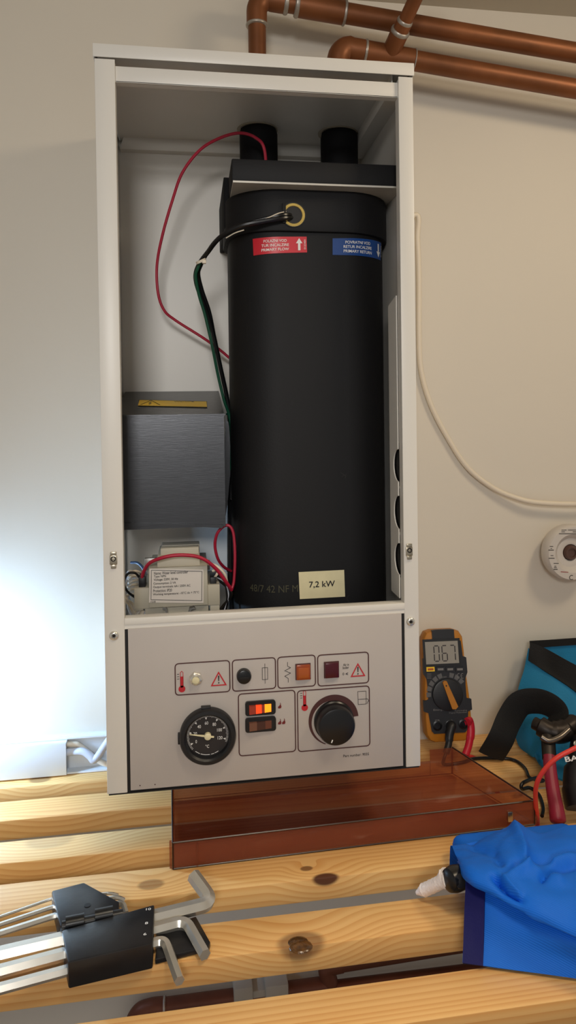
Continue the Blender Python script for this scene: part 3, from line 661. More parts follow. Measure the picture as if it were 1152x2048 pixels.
for t in range(0, 121, 20):
    a = ga(t); pr.poly([(.0182*math.cos(a+.06), .0182*math.sin(a+.06)), (.0158*math.cos(a), .0158*math.sin(a)), (.0182*math.cos(a-.06), .0182*math.sin(a-.06))][::-1])
    pr.text(str(t), (.0126*math.cos(a), .0126*math.sin(a)), (.0014, .0034, .0048)[len(str(t))-1], .0033, .006)
pr.text('\u00b0C', (-.0006, -.0108), .0036, .0032, .006)
for a0, a1 in ((230, 245), (248, 275), (279, 288), (290, 302)):
    pr.stroke([(.0193*math.cos(math.radians(a0+(a1-a0)*k/6)), .0193*math.sin(math.radians(a0+(a1-a0)*k/6))) for k in range(7)], .0005)
pr.build('scale_markings', M_printwht, gg)
a = ga(19); d = V(math.cos(a), 0, math.sin(a)); q = V(-d.z, 0, d.x); b0 = g0+V(0, -.0058, 0)
nb = MB().prism([(-.0062, -.0008), (-.0062, .0008), (.0, .0011), (.0182, .0003), (.0182, -.0003), (0, -.0011)], lambda u, v, h: b0+d*u+q*v+V(0, -h, 0), 0, .0006)
nb.lathe([(.0034, -.002), (.0034, .0016), (.0028, .0020)], b0, (0, -1, 0), 24)
part(nb, 'needle', M_cream, gg)
# small screws at the bottom of the panel
for (x, y) in ((280, 1571), (310, 1569)):
    u, v = L_(x, y); part(MB().lathe([(.0006, 0), (.0005, .0004)], PP.m(u, v), (0, -1, 0), 10), 'rivet', M_print, panel)

# ================================================================ copper pipework above
def pipe_thing(name, label, loc): return thing(name, loc, label, 'pipe')
def ring(mb, c, ax, r, w_=.002): mb.lathe([(r*.96, -w_), (r+.0008, -w_*.6), (r+.0011, 0), (r+.0008, w_*.6), (r*.96, w_)], c, ax, 24)
def solder(parent, c, ax, r, w_=.002): mb = MB(); ring(mb, c, ax, r, w_); part(mb, 'solder_joint', M_solder, parent)
YP = .171
def arc(e, r, d): return [V(e.x+r-r*math.cos(k*PI/16), e.y, e.z-r+r*math.sin(k*PI/16)) for k in range(8)]+[e+d*(r+.001)]
cp1 = pipe_thing('copper_pipe', 'copper pipe rising from boiler top and running along the soffit', (.1755, YP, H))
e1 = atY(517, 18, YP); a1 = atY(689, 26, YP); b1 = atY(1300, 131, YP); RP = .0110; RH = .0124
e1 = V(.1755, YP, a1.z + (a1.x-.1755)*((a1.z-b1.z)/(b1.x-a1.x)))
dr = (b1-a1).normalized()
part(MB().cyl((.1755, YP, H+.0002), (.1755, YP, e1.z-.018), RP, 28), 'riser', M_cu, cp1)
elb = [e1+V(0, 0, -.034)]+arc(e1, .0175, dr)+[e1+dr*.036]
part(MB().tube(elb, .0128, 24), 'elbow', M_cu, cp1)
part(MB().cyl(e1+dr*.034, e1+dr*.060, RP, 28), 'pipe', M_cu, cp1)
part(MB().cyl(e1+dr*.050, a1, .0142, 28).cyl(e1+dr*.072+V(0, 0, .006), e1+dr*.072+V(.001, -.006, .034), .0095, 24), 'tee_fitting', M_cu, cp1)
part(MB().cyl(a1-dr*.01, b1, RH, 28), 'pipe', M_cu, cp1)
solder(cp1, e1+V(0, 0, -.034), V(0, 0, 1), .0128)
solder(cp1, e1+dr*.037, dr, .0128, .003)
solder(cp1, e1+dr*.051, dr, .0142, .003)
solder(cp1, a1, dr, .0142)
solder(cp1, e1+dr*.072+V(0, -.002, .017), V(0, -.1, 1), .0098)
cp2 = pipe_thing('copper_pipe', 'copper pipe with an elbow and a thin tee branch at boiler top corner', (.2775, YP, H))
a2 = atY(827, 121, YP); b2 = atY(1300, 204, YP); dr = (b2-a2).normalized()
e2 = V(.2775, YP, a2.z+(a2.x-.2775)*((a2.z-b2.z)/(b2.x-a2.x)))
part(MB().tube([V(.2775, YP, H+.0002)]+arc(e2, .0175, dr)+[e2+dr*.034], .0142, 26), 'elbow', M_cu, cp2)
te = atY(778, 108, YP)
part(MB().cyl(e2+dr*.030, e2+dr*.04, RH, 24).cyl(e2+dr*.036, a2, .0139, 28), 'tee_fitting', M_cu, cp2)
tb = e2+dr*((te-e2).dot(dr)); bd = (atY(836, -14, .100)-tb).normalized()
part(MB().cyl(tb, tb+bd*.034, .0115, 24), 'tee_neck', M_cu, cp2)
part(MB().cyl(tb+bd*.03, tb+bd*.16, .0085, 24), 'branch_pipe', M_cu, cp2)
part(MB().cyl(a2-dr*.01, b2, RH, 28), 'pipe', M_cu, cp2)
solder(cp2, e2+dr*.035, dr, .0142)
solder(cp2, tb+bd*.034, bd, .0112, .003)
solder(cp2, tb+bd*.047, bd, .0090, .003)
solder(cp2, a2, dr, .0139, .001)
part(MB().cyl(tb+bd*.03, tb+bd*.046, .0100, 24), 'reducer', M_cu, cp2)

# ================================================================ cable on the wall, thermostat, trunking
cw = [V(.3203, .196, .592), V(.324, .205, .594), V(.329, .216, .585), (829, 430, .222), (835, 480, .223), (838, 560, .224), (838, 660, .2255), (842, 740, .2265), (862, 810, .2265), (895, 875, .2265), (935, 935, .226), (985, 975, .224), (1030, 995, .220), (1075, 1005, .216), (1152, 1008, .214), (1230, 1004, .212), (1290, 1040, .214)]
tag(MB().tube(catmull([p if isinstance(p, Vector) else atY(*p) for p in cw], 10), .0036, 12).build('power_cable', M_cable), 'cream cable drooping down the wall from behind the boiler', 'cable')
th0 = atY(1147, 1107, D-.034); th0.y = D
th = thing('thermostat', th0, 'round white pipe thermostat dial on the wall', 'thermostat')
part(MB().lathe([(.030, 0), (.030, .012), (.0385, .016), (.0392, .022), (.0385, .031), (.0362, .034), (.0268, .034), (.0235, .031), (.0200, .0262), (.0130, .0270), (.0115, .0262), (.0110, .020)], th0, (0, -1, 0), 64), 'dial', M_thermo, th)
part(MB().lathe([(.0105, .018), (.0105, .027), (.0085, .030), (.0062, .030), (.0058, .028), (.0030, .0275)], th0, (0, -1, 0), 32), 'hub', M_hub, th)
tpn = Plane(th0+V(0, -.034, 0), (1, 0, 0), (0, 0, 1)); pr = Print(tpn.m, .0003)
def ct_(x, y): return tpn.loc(1050+x/11.294, 1020+y/11.294)
for (x0, x1, y, w_) in ((820, 935, 452, .0010), (970, 1150, 452, .0010), (820, 900, 492, .0009), (1075, 1150, 492, .0011), (765, 1150, 535, .0011), (555, 635, 822, .001), (575, 610, 868, .0009), (525, 650, 905, .0012), (575, 640, 1028, .001), (530, 665, 1090, .0012), (645, 760, 1205, .0011), (640, 735, 1340, .0013), (650, 715, 1300, .001), (660, 705, 1268, .001)):
    pr.stroke([ct_(x0, y), ct_(x1, y)], w_*.9)
u, v = ct_(1050, 1525); pr.stroke([(u+.0030*math.cos(math.radians(k)), v+.0030*math.sin(math.radians(k))) for k in range(50, 311, 20)], .0010)
pr.build('dial_markings', mat('print_dark_grey', (72, 66, 62), .6), th)
Print(tpn.m, .0003).stroke([ct_(805, 1395), ct_(975, 1405)], .0012).build('red_mark', mat('print_dusty_red', (160, 96, 90), .6), th)

tk = thing('cable_trunking', (-.25, D, -.08), 'white plastic cable trunking along the wall above the slats', 'trunking')
zt0, zt1 = -.0792, -.0345
part(MB().box(-.62, .30, D-.003, D, zt0, zt1).box(-.62, .30, D-.016, D-.003, zt0, zt0+.002).box(-.62, .30, D-.012, D-.003, zt1-.002, zt1).box(-.62, .30, D-.006, D-.003, zt1-.006, zt1+.001), 'channel', M_trunk, tk)
part(MB().box(-.62, -.0745, D-.0215, D-.0195, zt0+.0015, zt1-.0025, .0006).box(-.62, -.0745, D-.0205, D-.006, zt1-.005, zt1-.0025).box(-.62, -.0745, D-.0205, D-.006, zt0+.0012, zt0+.004), 'cover', M_trunk, tk)
def cabl(name, pts, r, mt, label):
    return tag(MB().tube(catmull([atY(*p) for p in pts], 10), r, 14).build(name, mt), label, 'cable')
cabl('mains_cable', [(80, 1508, .219), (140, 1504, .218), (165, 1503, .214), (180, 1512, .211), (187, 1520, .209), (196, 1512, .209), (208, 1494, .209), (225, 1470, .212), (250, 1440, .214)], .0046, M_cablegrey, 'grey sheathed cable kinking out of the trunking end')
cabl('mains_cable', [(80, 1490, .221), (145, 1488, .221), (160, 1492, .222), (180, 1508, .222), (200, 1523, .221), (222, 1530, .219), (260, 1532, .219)], .0034, M_cable, 'thin white cable sagging behind the grey cable in the trunking')

# ================================================================ multimeter
eu = V(1, -.10, .012).normalized(); ev = V(-.030, .20, 1); ev = (ev-eu*ev.dot(eu)).normalized()
MPo = atY(902, 1485, .170)
MP = Plane(MPo, eu, ev); Ml = MP.loc
mm = thing('multimeter', MPo, 'black and mustard digital multimeter leaning between boiler and wall', 'multimeter')
def mo(x, y): return Ml(800+x/3.273, 1230+y/3.273)
hw = [(0.000, .020), (.003, .0265), (.010, .0305), (.03, .0315), (.06, .0308), (.085, .0290), (.095, .0280), (.12, .0280), (.14, .0270), (.148, .0225), (.1505, .015)]
axu = lambda v: (-.0010+.0)
hw = [(v*.945, w_) for v, w_ in hw]
outl = [(axu(v)+w_, v) for v, w_ in hw]+[(axu(v)-w_, v) for v, w_ in hw[::-1]]
def shrink(o, k): 
    cu_ = sum(p[0] for p in o)/len(o); cv_ = .075
    return [(cu_+(p[0]-cu_)*(1-k/.03), cv_+(p[1]-cv_)*(1-k/.075)) for p in o]
def loft(outlines): 
    return [[MP.m(u, v, h) for u, v in o] for o, h in outlines]
part(MB().loops(loft([(shrink(outl, .003), -.027), (outl, -.022), (outl, -.006), (shrink(outl, .0015), -.001), (shrink(outl, .003), 0)])), 'holster', M_mustard, mm)
hf = [(.0125, .0205), (.016, .0235), (.04, .0265), (.042, .0318), (.056, .0318), (.058, .0255), (.075, .0255), (.085, .0262), (.092, .0292), (.112, .0290), (.114, .0245), (.135, .0232), (.1385, .0150), (.1505, .0150), (.1512, .010)]
hf = [(v*.945, w_) for v, w_ in hf]
fo = [(axu(v)+w_, v) for v, w_ in hf]+[(axu(v)-w_, v) for v, w_ in hf[::-1]]
fp = part(MB().prism(fo, MP.m, -.006, .0012), 'face_plate', M_navy, mm)
a, b = mo(152, 160), mo(392, 320); 
def rect(c, w_, h_): return [(c[0]-w_/2, c[1]-h_/2), (c[0]+w_/2, c[1]-h_/2), (c[0]+w_/2, c[1]+h_/2), (c[0]-w_/2, c[1]+h_/2)]
sc_ = mo(272, 244); scw, sch = .0442, .0286
part(MB().prism(rect(sc_, scw+.006, sch+.0065), MP.m, .0012, .0022), 'screen_bezel', M_black, mm)
scr = part(MB().prism(rect(sc_, scw, sch), MP.m, .0020, .0025), 'screen', M_lcd, mm)
SEG = {'0': 'abcdef', '6': 'acdefg', '7': 'abc', '8': 'abcdefg'}
pr = Print(MP.m, .0028)
for k, ch in enumerate('067'):
    cx, cy = sc_[0]-.0088+.0108*k+.0015, sc_[1]-.001; w_, h_ = .0066, .0196; t = .0013
    pts = {'a': ((-1, 1), (1, 1)), 'b': ((1, 1), (1, 0)), 'c': ((1, 0), (1, -1)), 'd': ((-1, -1), (1, -1)), 'e': ((-1, 0), (-1, -1)), 'f': ((-1, 1), (-1, 0)), 'g': ((-1, 0), (1, 0))}
    for s_ in SEG[ch]:
        (x0, y0), (x1, y1) = pts[s_]; P0 = Vector((cx+x0*w_/2, cy+y0*h_/2)); P1 = Vector((cx+x1*w_/2, cy+y1*h_/2)); dd = (P1-P0).normalized()*.0008
        pr.stroke([P0+dd, P1-dd], t)
pr.build('digits', mat('lcd_ink', (46, 38, 40), .5), mm)
for k, x in enumerate((197, 262, 325, 388)):
    c = mo(x, 353); bt = part(MB().prism(rect(c, .0108, .0056), MP.m, .0012, .0030), 'button', M_yellow if k == 0 else M_navy, mm)
    part(MB().prism(rect(c, .0076, .0026), MP.m, .0030, .0034), 'button_inset', (mat('button_orange', (170, 84, 20), .5) if k == 0 else M_grey), bt)
dc = mo(310, 520)
part(MB().lathe([(.0205, 0), (.0200, .0030), (.0175, .0036)], MP.m(dc[0], dc[1], .0012), MP.n, 40), 'dial_disc', M_black, mm)
d0, d1 = Vector(mo(283, 432)), Vector(mo(352, 600)); dd = (d1-d0).normalized(); qd = Vector((-dd.y, dd.x))
kp_ = [d0+qd*.0028, d0-dd*.0014, d0-qd*.0028, d1-qd*.0042, d1+dd*.0018, d1+qd*.0042]
ptr = part(MB().prism([tuple(p) for p in kp_], MP.m, .0036, .0085), 'dial_pointer', M_mustard, mm)
Print(MP.m, .0088).disc(tuple(d0+dd*.005), .0010, 12).build('pointer_dot', M_gap, ptr)
pr = Print(MP.m, .0016)
for ang in (178, 161, 144, 127, 110, 74, 57, 40):
    a0, a1 = math.radians(ang-6.5), math.radians(ang+6.5)
    pr.poly([(dc[0]+r*math.cos(a), dc[1]+r*math.sin(a)) for r, a in ((.0222, a0), (.0282, a0), (.0282, a1), (.0222, a1))])
pr.build('range_marks', mat('print_mid_grey', (92, 92, 94), .6), mm)
pr = Print(MP.m, .0017)
pr.text('OFF', mo(291, 405), .0050, .0018, .01)
for s_ in (0, 1):
    c = mo(384+24*s_, 397); pr.stroke([(c[0]+.0024*math.cos(math.radians(k)), c[1]+.0030*math.sin(math.radians(k))) for k in range(70, 291, 20)], .0007)
    if s_: pr.stroke([(c[0]-.0024, c[1]), (c[0]-.0002, c[1])], .0006)
pr.text('10A', mo(243, 688), .0062, .0024, .01).text('V\u03a9', mo(330, 690), .0048, .0024, .01); pr.text('Energin', mo(254, 620), .0150, .0030, .01)
pr.text('Autoranging', mo(395, 624), .0165, .0022).text('Digital Multimeter', mo(379, 638), .0240, .0024)
for y in (385, 398, 411): pr.stroke([mo(175, y), mo(203, y)], .0006)
pr.build('lettering', M_grey, mm)
for (x, y) in ((243, 722), (325, 718), (412, 712)):
    c = mo(x, y); part(MB().lathe([(.0062, 0), (.0062, .0012), (.0044, .0016), (.0040, -.001)], MP.m(c[0], c[1], .0012), MP.n, 24), 'jack', M_blackgl, mm)
# test leads
def path_from(pts, n=10): return catmull([p if isinstance(p, Vector) else (atY(*p[:3]) if p[3] == 'Y' else atZ(*p[:3])) for p in pts], n)
bl = thing('test_lead', atZ(905, 1500, ZB), 'black test lead plugged into the multimeter, trailing over the slats', 'test lead')
j = mo(325, 718); j0 = MP.m(j[0], j[1], .003)
part(MB().tube(path_from([j0, MP.m(j[0]+.0004, j[1]+.0005, .010), (899, 1470, .160, 'Y'), (897, 1490, .155, 'Y'), (892, 1506, .150, 'Y')], 6), [.0056]*8+[.0054]*8+[.0044]*9, 16), 'plug', M_black, bl)
part(MB().tube(path_from([(892, 1506, .150, 'Y'), (888, 1518, .146, 'Y'), V(.40, .150, ZB+.0026), V(.425, .152, ZB+.0022), (950, 1517, ZB+.0022, 'Z'), (1000, 1516, ZB+.0022, 'Z'), (1030, 1521, ZB+.0022, 'Z'), (1050, 1537, ZB+.0022, 'Z'), (1060, 1556, ZB+.0030, 'Z'), V(.5030, .090, ZB+.003), V(.4960, .085, ZB+.005), V(.4900, .0800, ZB+.012), (1046, 1566, ZB+.018, 'Z'), (1044, 1578, ZB+.012, 'Z'), (1060, 1576, ZB+.006, 'Z'), (1078, 1590, ZB+.005, 'Z'), (1086, 1615, ZB+.003, 'Z'), (1084, 1632, ZB+.003, 'Z')]), .0021, 10), 'lead', M_blackgl, bl)
rl = thing('test_lead', atZ(930, 1500, ZB), 'red test lead plugged into the multimeter and looping past the pliers', 'test lead')
j = mo(415, 712); j0 = MP.m(j[0]+.004, j[1]+.002, .003)
part(MB().tube(path_from([j0, (938, 1441, .176, 'Y'), (941, 1462, .172, 'Y'), (938, 1488, .166, 'Y'), (931, 1510, .160, 'Y')], 6), [.0056]*8+[.0058]*8+[.0048]*9, 16), 'plug', M_plugred, rl)
part(MB().tube(path_from([(931, 1510, .1600, 'Y'), V(.452, .1705, ZB-.006), V(.462, .172, ZB-.030), V(.475, .13, ZB-.045), V(.470, .06, ZB-.045), V(.462, .026, ZB-.03), V(.4605, .020, ZB-.006), (1074, 1632, .012, 'Y'), (1071, 1600, .002, 'Y'), (1073, 1570, -.004, 'Y'), (1085, 1545, -.008, 'Y'), (1108, 1520, -.012, 'Y'), (1135, 1504, -.014, 'Y'), (1170, 1490, -.014, 'Y'), (1220, 1488, -.008, 'Y'), (1270, 1530, .0, 'Y'), (1290, 1590, .01, 'Y')]), .0025, 12), 'lead', M_leadred, rl)

# ================================================================ smoked amber flap lying under the boiler
tr = thing('flap_cover', (.25, .06, ZB), 'smoked amber plastic flap cover lying open under the boiler', 'cover')
A = V(.0625, -.003, ZB+.0005); B_ = V(.4505, .007, ZB+.0005); Cc = V(.4020, .127, ZB+.0005); Dd = V(.0585, .127, ZB+.0005)
up = lambda p, h: p+V(0, 0, h)
def wallq(p, q, hp0, hp1, hq0, hq1, t, name, mt=M_tray):
    d = (q-p).normalized(); n = V(-d.y, d.x, 0)*t
    vs = [up(p, hp0), up(q, hq0), up(q, hq1), up(p, hp1)]; vs += [v_+n for v_ in vs]
    part(MB().add(vs, [[3, 2, 1, 0], [4, 5, 6, 7], [0, 1, 5, 4], [1, 2, 6, 5], [2, 3, 7, 6], [3, 0, 4, 7]]), name, mt, tr, ang=20)
t_ = .0022
fl = [A, B_, Cc, Dd]
part(MB().add([up(p, .0) for p in fl]+[up(p, .0024) for p in fl], [[3, 2, 1, 0], [4, 5, 6, 7], [0, 1, 5, 4], [1, 2, 6, 5], [2, 3, 7, 6], [3, 0, 4, 7]]), 'base', M_tray, tr, ang=20)
wallq(A, B_, .0024, .0262, .0024, .0262, t_, 'front_wall')
wallq(B_, Cc, .0024, .0262, .0024, .034, t_, 'side_wall')
wallq(Dd, A, .0024, .034, .0024, .0262, t_, 'side_wall')
cut = Cc+(Dd-Cc)*.085
wallq(Cc, cut, .0024, .034, .0024, .034, t_, 'back_wall'); wallq(cut, Dd, .0024, .020, .0024, .020, t_, 'back_wall')
M_rim = mat('amber_edge', (44, 18, 12), .3)
for (p_, q_, hp_, hq_) in ((A, B_, .0262, .0262), (B_, Cc, .0262, .034), (Dd, A, .034, .0262), (A, B_, .0, .0), (B_, B_+V(.0001, 0, 0), 0, .026), (A, A+V(.0001, 0, 0), 0, .026)):
    part(MB().tube([up(p_, hp_+.0004), up(q_, hq_+.0004)], .0009, 6), 'rim', M_rim, tr)
ribp = A+(B_-A)*.062
part(MB().box(ribp.x-.0008, ribp.x+.0008, ribp.y-.0012, ribp.y, ribp.z, ribp.z+.024), 'rib', M_tray, tr)
hp = atY(1020, 1634, .0045); part(MB().box(hp.x-.003, hp.x+.003, .0030, .0060, hp.z-.005, hp.z+.006, .001), 'hinge_pin', M_nickel, tr)
e_ = A+V(-.0024, .002, 0); part(MB().box(e_.x-.001, e_.x+.0012, e_.y, e_.y+.004, e_.z, e_.z+.026), 'edge_tab', M_tray, tr)
e_ = B_+V(.001, .001, 0); part(MB().box(e_.x, e_.x+.003, e_.y, e_.y+.006, e_.z, e_.z+.020), 'edge_tab', M_tray, tr)

# ================================================================ turquoise tool bag
bag = thing('tool_bag', (.60, .15, ZB), 'turquoise canvas tool bag with black webbing trim against the wall', 'bag')
def Yr(rows): return [[atY(*p) for p in r] for r in rows]
front = [[(1057, 1296, .205), (1090, 1318, .19), (1130, 1344, .168), (1180, 1376, .150), (1280, 1430, .140)],
         [(1051, 1335, .203), (1085, 1350, .182), (1125, 1375, .160), (1180, 1410, .140), (1285, 1450, .130)],
         [(1038, 1385, .197), (1072, 1400, .170), (1120, 1425, .145), (1185, 1450, .125), (1290, 1490, .120)],
         [(1031, 1445, .185), (1064, 1460, .155), (1115, 1475, .130), (1190, 1500, .115), (1295, 1530, .110)],
         [(1042, 1492, .175), (1072, 1510, .142), (1120, 1525, .118), (1195, 1545, .100), (1300, 1565, .100)],
         [(1064, 1535, .150), (1090, 1555, .122), (1130, 1575, .100), (1200, 1590, .090), (1300, 1600, .095)]]
F3 = Yr(front+[[(1078, 1562, .122), (1100, 1590, .094), (1140, 1616, .074), (1200, 1640, .064), (1300, 1650, .066)]])
for r in F3:
    for p in r: p.z = max(p.z, ZB+.0065)
part(MB().grid(F3, .0022, 6, lambda a, b, p: .0035*noise.noise(p*28)), 'front_panel', M_teal, bag)
backp = [[(1060, 1284, .2085), (1100, 1281, .2145), (1152, 1278, .2185), (1200, 1276, .221), (1280, 1274, .221)], [(1056, 1340, .208), (1100, 1340, .214), (1152, 1340, .219), (1200, 1340, .223), (1280, 1340, .223)],
         [(1045, 1440, .20), (1100, 1440, .214), (1152, 1440, .220), (1200, 1440, .224), (1280, 1440, .224)], [(1060, 1528, .18), (1100, 1520, .20), (1152, 1512, .215), (1200, 1505, .222), (1280, 1490, .222)]]
B3 = Yr(backp)
for r in B3:
    for p in r: p.z = max(p.z, ZB+.0065)
part(MB().grid(B3, .0018, 5), 'back_panel', M_teal, bag)
part(MB().tube(catmull([F3[-1][0]+V(0, 0, .004), B3[-1][0]], 2), .002, 6), 'corner_seam', M_teal, bag)
off = lambda rows, d: [[p+V(0, -d, 0) for p in r] for r in rows]
part(MB().grid(off(Yr([[(1058, 1283, .2075), (1090, 1296, .195), (1130, 1318, .171), (1180, 1345, .153), (1280, 1400, .142)], [(1056, 1302, .204), (1090, 1330, .187), (1130, 1357, .164), (1180, 1390, .145), (1280, 1440, .137)],
     [(1055, 1319, .202), (1088, 1342, .183), (1130, 1369, .160), (1180, 1404, .140), (1280, 1456, .132)]]), .0035), .0022, 5), 'webbing_trim', M_web, bag)
part(MB().grid(off(Yr([[(1058, 1281, .207), (1100, 1278.5, .2125), (1152, 1275, .2165), (1200, 1273, .219), (1280, 1270, .219)], [(1059, 1296, .207), (1100, 1292, .2125), (1152, 1288.5, .2165), (1200, 1286, .219), (1280, 1284, .219)]]), .0015), .0018, 5), 'webbing_trim', M_web, bag)
hpth = [atZ(982, 1512, ZB+.0085), atY(1002, 1478, .140), atY(1018, 1440, .148), atY(1040, 1408, .148), atY(1072, 1402, .140), atY(1100, 1410, .128), atY(1117, 1428, .118), atY(1108, 1452, .112), atY(1085, 1460, .115)]
part(MB().tube(catmull(hpth, 8), (.0026, .0175), 12, True, (0, -1, .3)), 'handle_strap', M_web, bag, 'black looped webbing handle')

# ================================================================ pliers and cutter resting in front of the bag
pl = thing('pliers', atZ(1110, 1640, ZB), 'dark steel pliers with wine red grips resting against the tool bag', 'pliers')
hd = [atY(1068, 1446, .092), atY(1080, 1452, .086), atY(1098, 1462, .080), atY(1122, 1464, .078), atY(1143, 1452, .080), atY(1150, 1444, .084)]
part(MB().tube(catmull(hd, 6), [.0075]*6+[.0115]*8+[.0130]*8+[.0105]*9, 18), 'jaw', M_toolmetal, pl)
part(MB().tube(catmull([atY(1082, 1474, .066), atY(1098, 1482, .062), atY(1120, 1474, .062), atY(1138, 1459, .066)], 6), .0034, 12), 'cutting_edge', mat('worn_edge', (120, 112, 104), .3, .9), pl)
part(MB().tube(catmull([atY(1096, 1468, .076), atY(1097, 1490, .066), atY(1099, 1520, .054)], 6), (.0085, .0060), 14, True, (1, 0, 0)), 'tang', M_toolmetal, pl)
gp_ = [atY(1098, 1512, .056), atY(1101, 1545, .044), atY(1107, 1588, .029), atY(1113, 1620, .017), atY(1117, 1650, .008)]
part(MB().tube(catmull(gp_, 8), [(.0072+.0022*(k/32)**2)*math.sqrt(max(.12, 1-max(0, (k-29)/3)**2)) for k in range(33)], 16), 'grip', M_wine, pl)
ktl = thing('cable_cutter', atZ(1150, 1620, ZB), 'black-handled cutter with white lettering standing beside the pliers', 'cutter')
kb_ = [atY(1152, 1484, .060), atY(1143, 1540, .046), atY(1140, 1580, .036), atY(1148, 1622, .022)]
part(MB().tube(catmull([p+V(.012, .004, 0) for p in kb_], 8), [.014]*9+[.0165]*8+[.018]*8, 18), 'handle', M_black, ktl)
part(MB().tube(catmull([atY(1150, 1440, .066)+V(.022, 0, 0), atY(1152, 1470, .062)+V(.016, .002, 0), atY(1152, 1490, .060)+V(.012, .004, 0)], 6), [.010]*7+[.013]*6, 16), 'pivot', M_toolmetal, ktl)
part(MB().lathe([(.0034, 0), (.0034, .0016), (.0022, .0020)], atY(1152, 1487, .048), (-.1, -1, .3), 18), 'rivet', M_nickel, ktl)
bp_ = Plane(atY(1136, 1518, .0335), (.96, -.2, .15), (-.15, .3, 1))
tag(Print(bp_.m, .0002).text('BA', (.004, 0), .0150, .0056, .02).build('lettering', M_printwht, ktl))

# ================================================================ blue drawstring pouch
pouch = thing('drawstring_pouch', atZ(1050, 1850, ZB), 'bright blue nylon drawstring pouch crumpled on the slats', 'pouch')
bot = [(925, 1924), (965, 1931), (1050, 1943), (1152, 1957), (1300, 1978)]
topp = [(932, 1755), (968, 1775), (1050, 1812), (1152, 1858), (1300, 1920)]
rows = [[atZ(x, y, ZB+.003) for x, y in bot], [atZ((a[0]*.66+b[0]*.34), (a[1]*.66+b[1]*.34), ZB+.014) for a, b in zip(bot, topp)],
        [atZ((a[0]*.33+b[0]*.67), (a[1]*.33+b[1]*.67), ZB+.028) for a, b in zip(bot, topp)], [atZ(x, y, z) for (x, y), z in zip(topp, (-.040, -.040, -.042, -.045, -.046))]]
part(MB().grid(rows, .0015, 6, lambda a, b, p: .0012*noise.noise(p*40)), 'front_flap', M_blue, pouch)
bandr = [[(924.5, 1925), (945, 1928), (965, 1931)], [(926, 1868), (945, 1873), (966, 1880)], [(928, 1812), (947, 1820), (967, 1828)], [(931, 1752), (949, 1762), (968, 1772)]]
part(MB().grid([[atZ(x, y, ZB+.0036+.0126*i)+V(0, -.0012, .0006) for x, y in r] for i, r in enumerate(bandr)], .0022, 6), 'edge_binding', M_band, pouch, 'navy blue binding strip')
lip = [(916, 1722), (934, 1762), (1000, 1798), (1060, 1830), (1152, 1874), (1300, 1945)]
crest = [(903, 1690), (955, 1682), (1032, 1656), (1085, 1666), (1152, 1655), (1290, 1640)]
zl = (-.038, -.035, -.034, -.036, -.040, -.044); zc_ = (-.044, -.040, -.030, -.034, -.032, -.034)
def mixp(k, bul):
    return [atZ(a[0]*(1-k)+b[0]*k, a[1]*(1-k)+b[1]*k, za*(1-k)+zb_*k+bul*(.25 if i == 0 else 1)) for i, (a, b, za, zb_) in enumerate(zip(lip, crest, zl, zc_))]
lp3 = mixp(0, 0)
rows = [[p+V(.004, .014, -.004) for p in lp3], [p+V(.001, .006, -.003) for p in lp3], lp3, mixp(.12, .006), mixp(.34, .011), mixp(.58, .010), mixp(.80, .006), mixp(1, 0),
        [p+V(.003, .012, -.010) for p in mixp(1, 0)], [V(p.x+.005, p.y+.020, ZB+.002) for p in mixp(1, 0)]]
def seg_d(p, a, b):
    ab = b-a; t = max(0, min(1, (p-a).dot(ab)/ab.length_squared)); return (p-a-ab*t).length, t
FOLDS = []   # ridges and creases: pixel polyline, height, width
for pts, hgt, wd in (([(1032, 1658), (1046, 1700), (1055, 1730)], .0055, .009), ([(995, 1755), (1030, 1725), (1090, 1715), (1152, 1700)], -.0050, .008), ([(990, 1752), (1010, 1785), (1040, 1800)], -.0065, .007),
                     ([(1000, 1748), (1050, 1735), (1120, 1760)], .0045, .010), ([(1085, 1755), (1110, 1735), (1152, 1728)], -.006, .007), ([(1110, 1722), (1140, 1716), (1200, 1730)], .005, .008),
                     ([(945, 1690), (985, 1700), (1000, 1720)], -.004, .008), ([(1040, 1800), (1036, 1785), (1005, 1752)], .003, .006)):
    FOLDS.append(([Vector(q) for q in pts], hgt, wd))
def pdisp(a, b, p):
    if a < .16 or a > .86: return 0
    x, y = proj(p); q = Vector((x, y)); h_ = .0022*noise.noise(p*30)+.001*noise.noise(p*75)
    for pts, hgt, wd in FOLDS:
        dmin = min(seg_d(q, pts[i], pts[i+1])[0] for i in range(len(pts)-1))*.00040
        h_ += 1.35*hgt*math.exp(-abs(dmin/(wd*.42))**1.5)
    return h_
part(MB().grid(rows, 0, 16, pdisp), 'gathered_top', M_blue, pouch, ang=60)
part(MB().box(.34, .47, -.09, -.03, ZB+.0005, ZB+.026, .010, 3), 'stuffing', M_blue, pouch)
tg = atZ(911, 1757, -.046)
tgl = part(MB().lathe([(.0085, -.009), (.0105, -.006), (.0110, .002), (.0095, .008), (.006, .0105)], tg, (-.85, -.35, .1), 20), 'cord_toggle', M_blackgl, pouch, 'black cord stopper')
part(MB().lathe([(.0062, 0), (.0055, .0016), (.002, .0022)], tg+V(.001, -.0085, .003), (.1, -1, .4), 20), 'toggle_button', M_black, tgl)
cpath = catmull([tg+V(-.004, 0, 0), atZ(893, 1757, -.050), atZ(882, 1764, -.054), atZ(866, 1772, -.062), atZ(848, 1780, -.070), atZ(833, 1786, -.075)], 6)
part(MB().tube(cpath, [(.0086 if k < 9 else max(.0058, .0086-.0007*(k-8)))*(1+.05*math.sin(k*2.4))*(1 if k < 24 else max(.25, 1-(k-24)*.12)) for k in range(len(cpath))], 14), 'cord', M_cord, pouch, 'frayed white cord end')

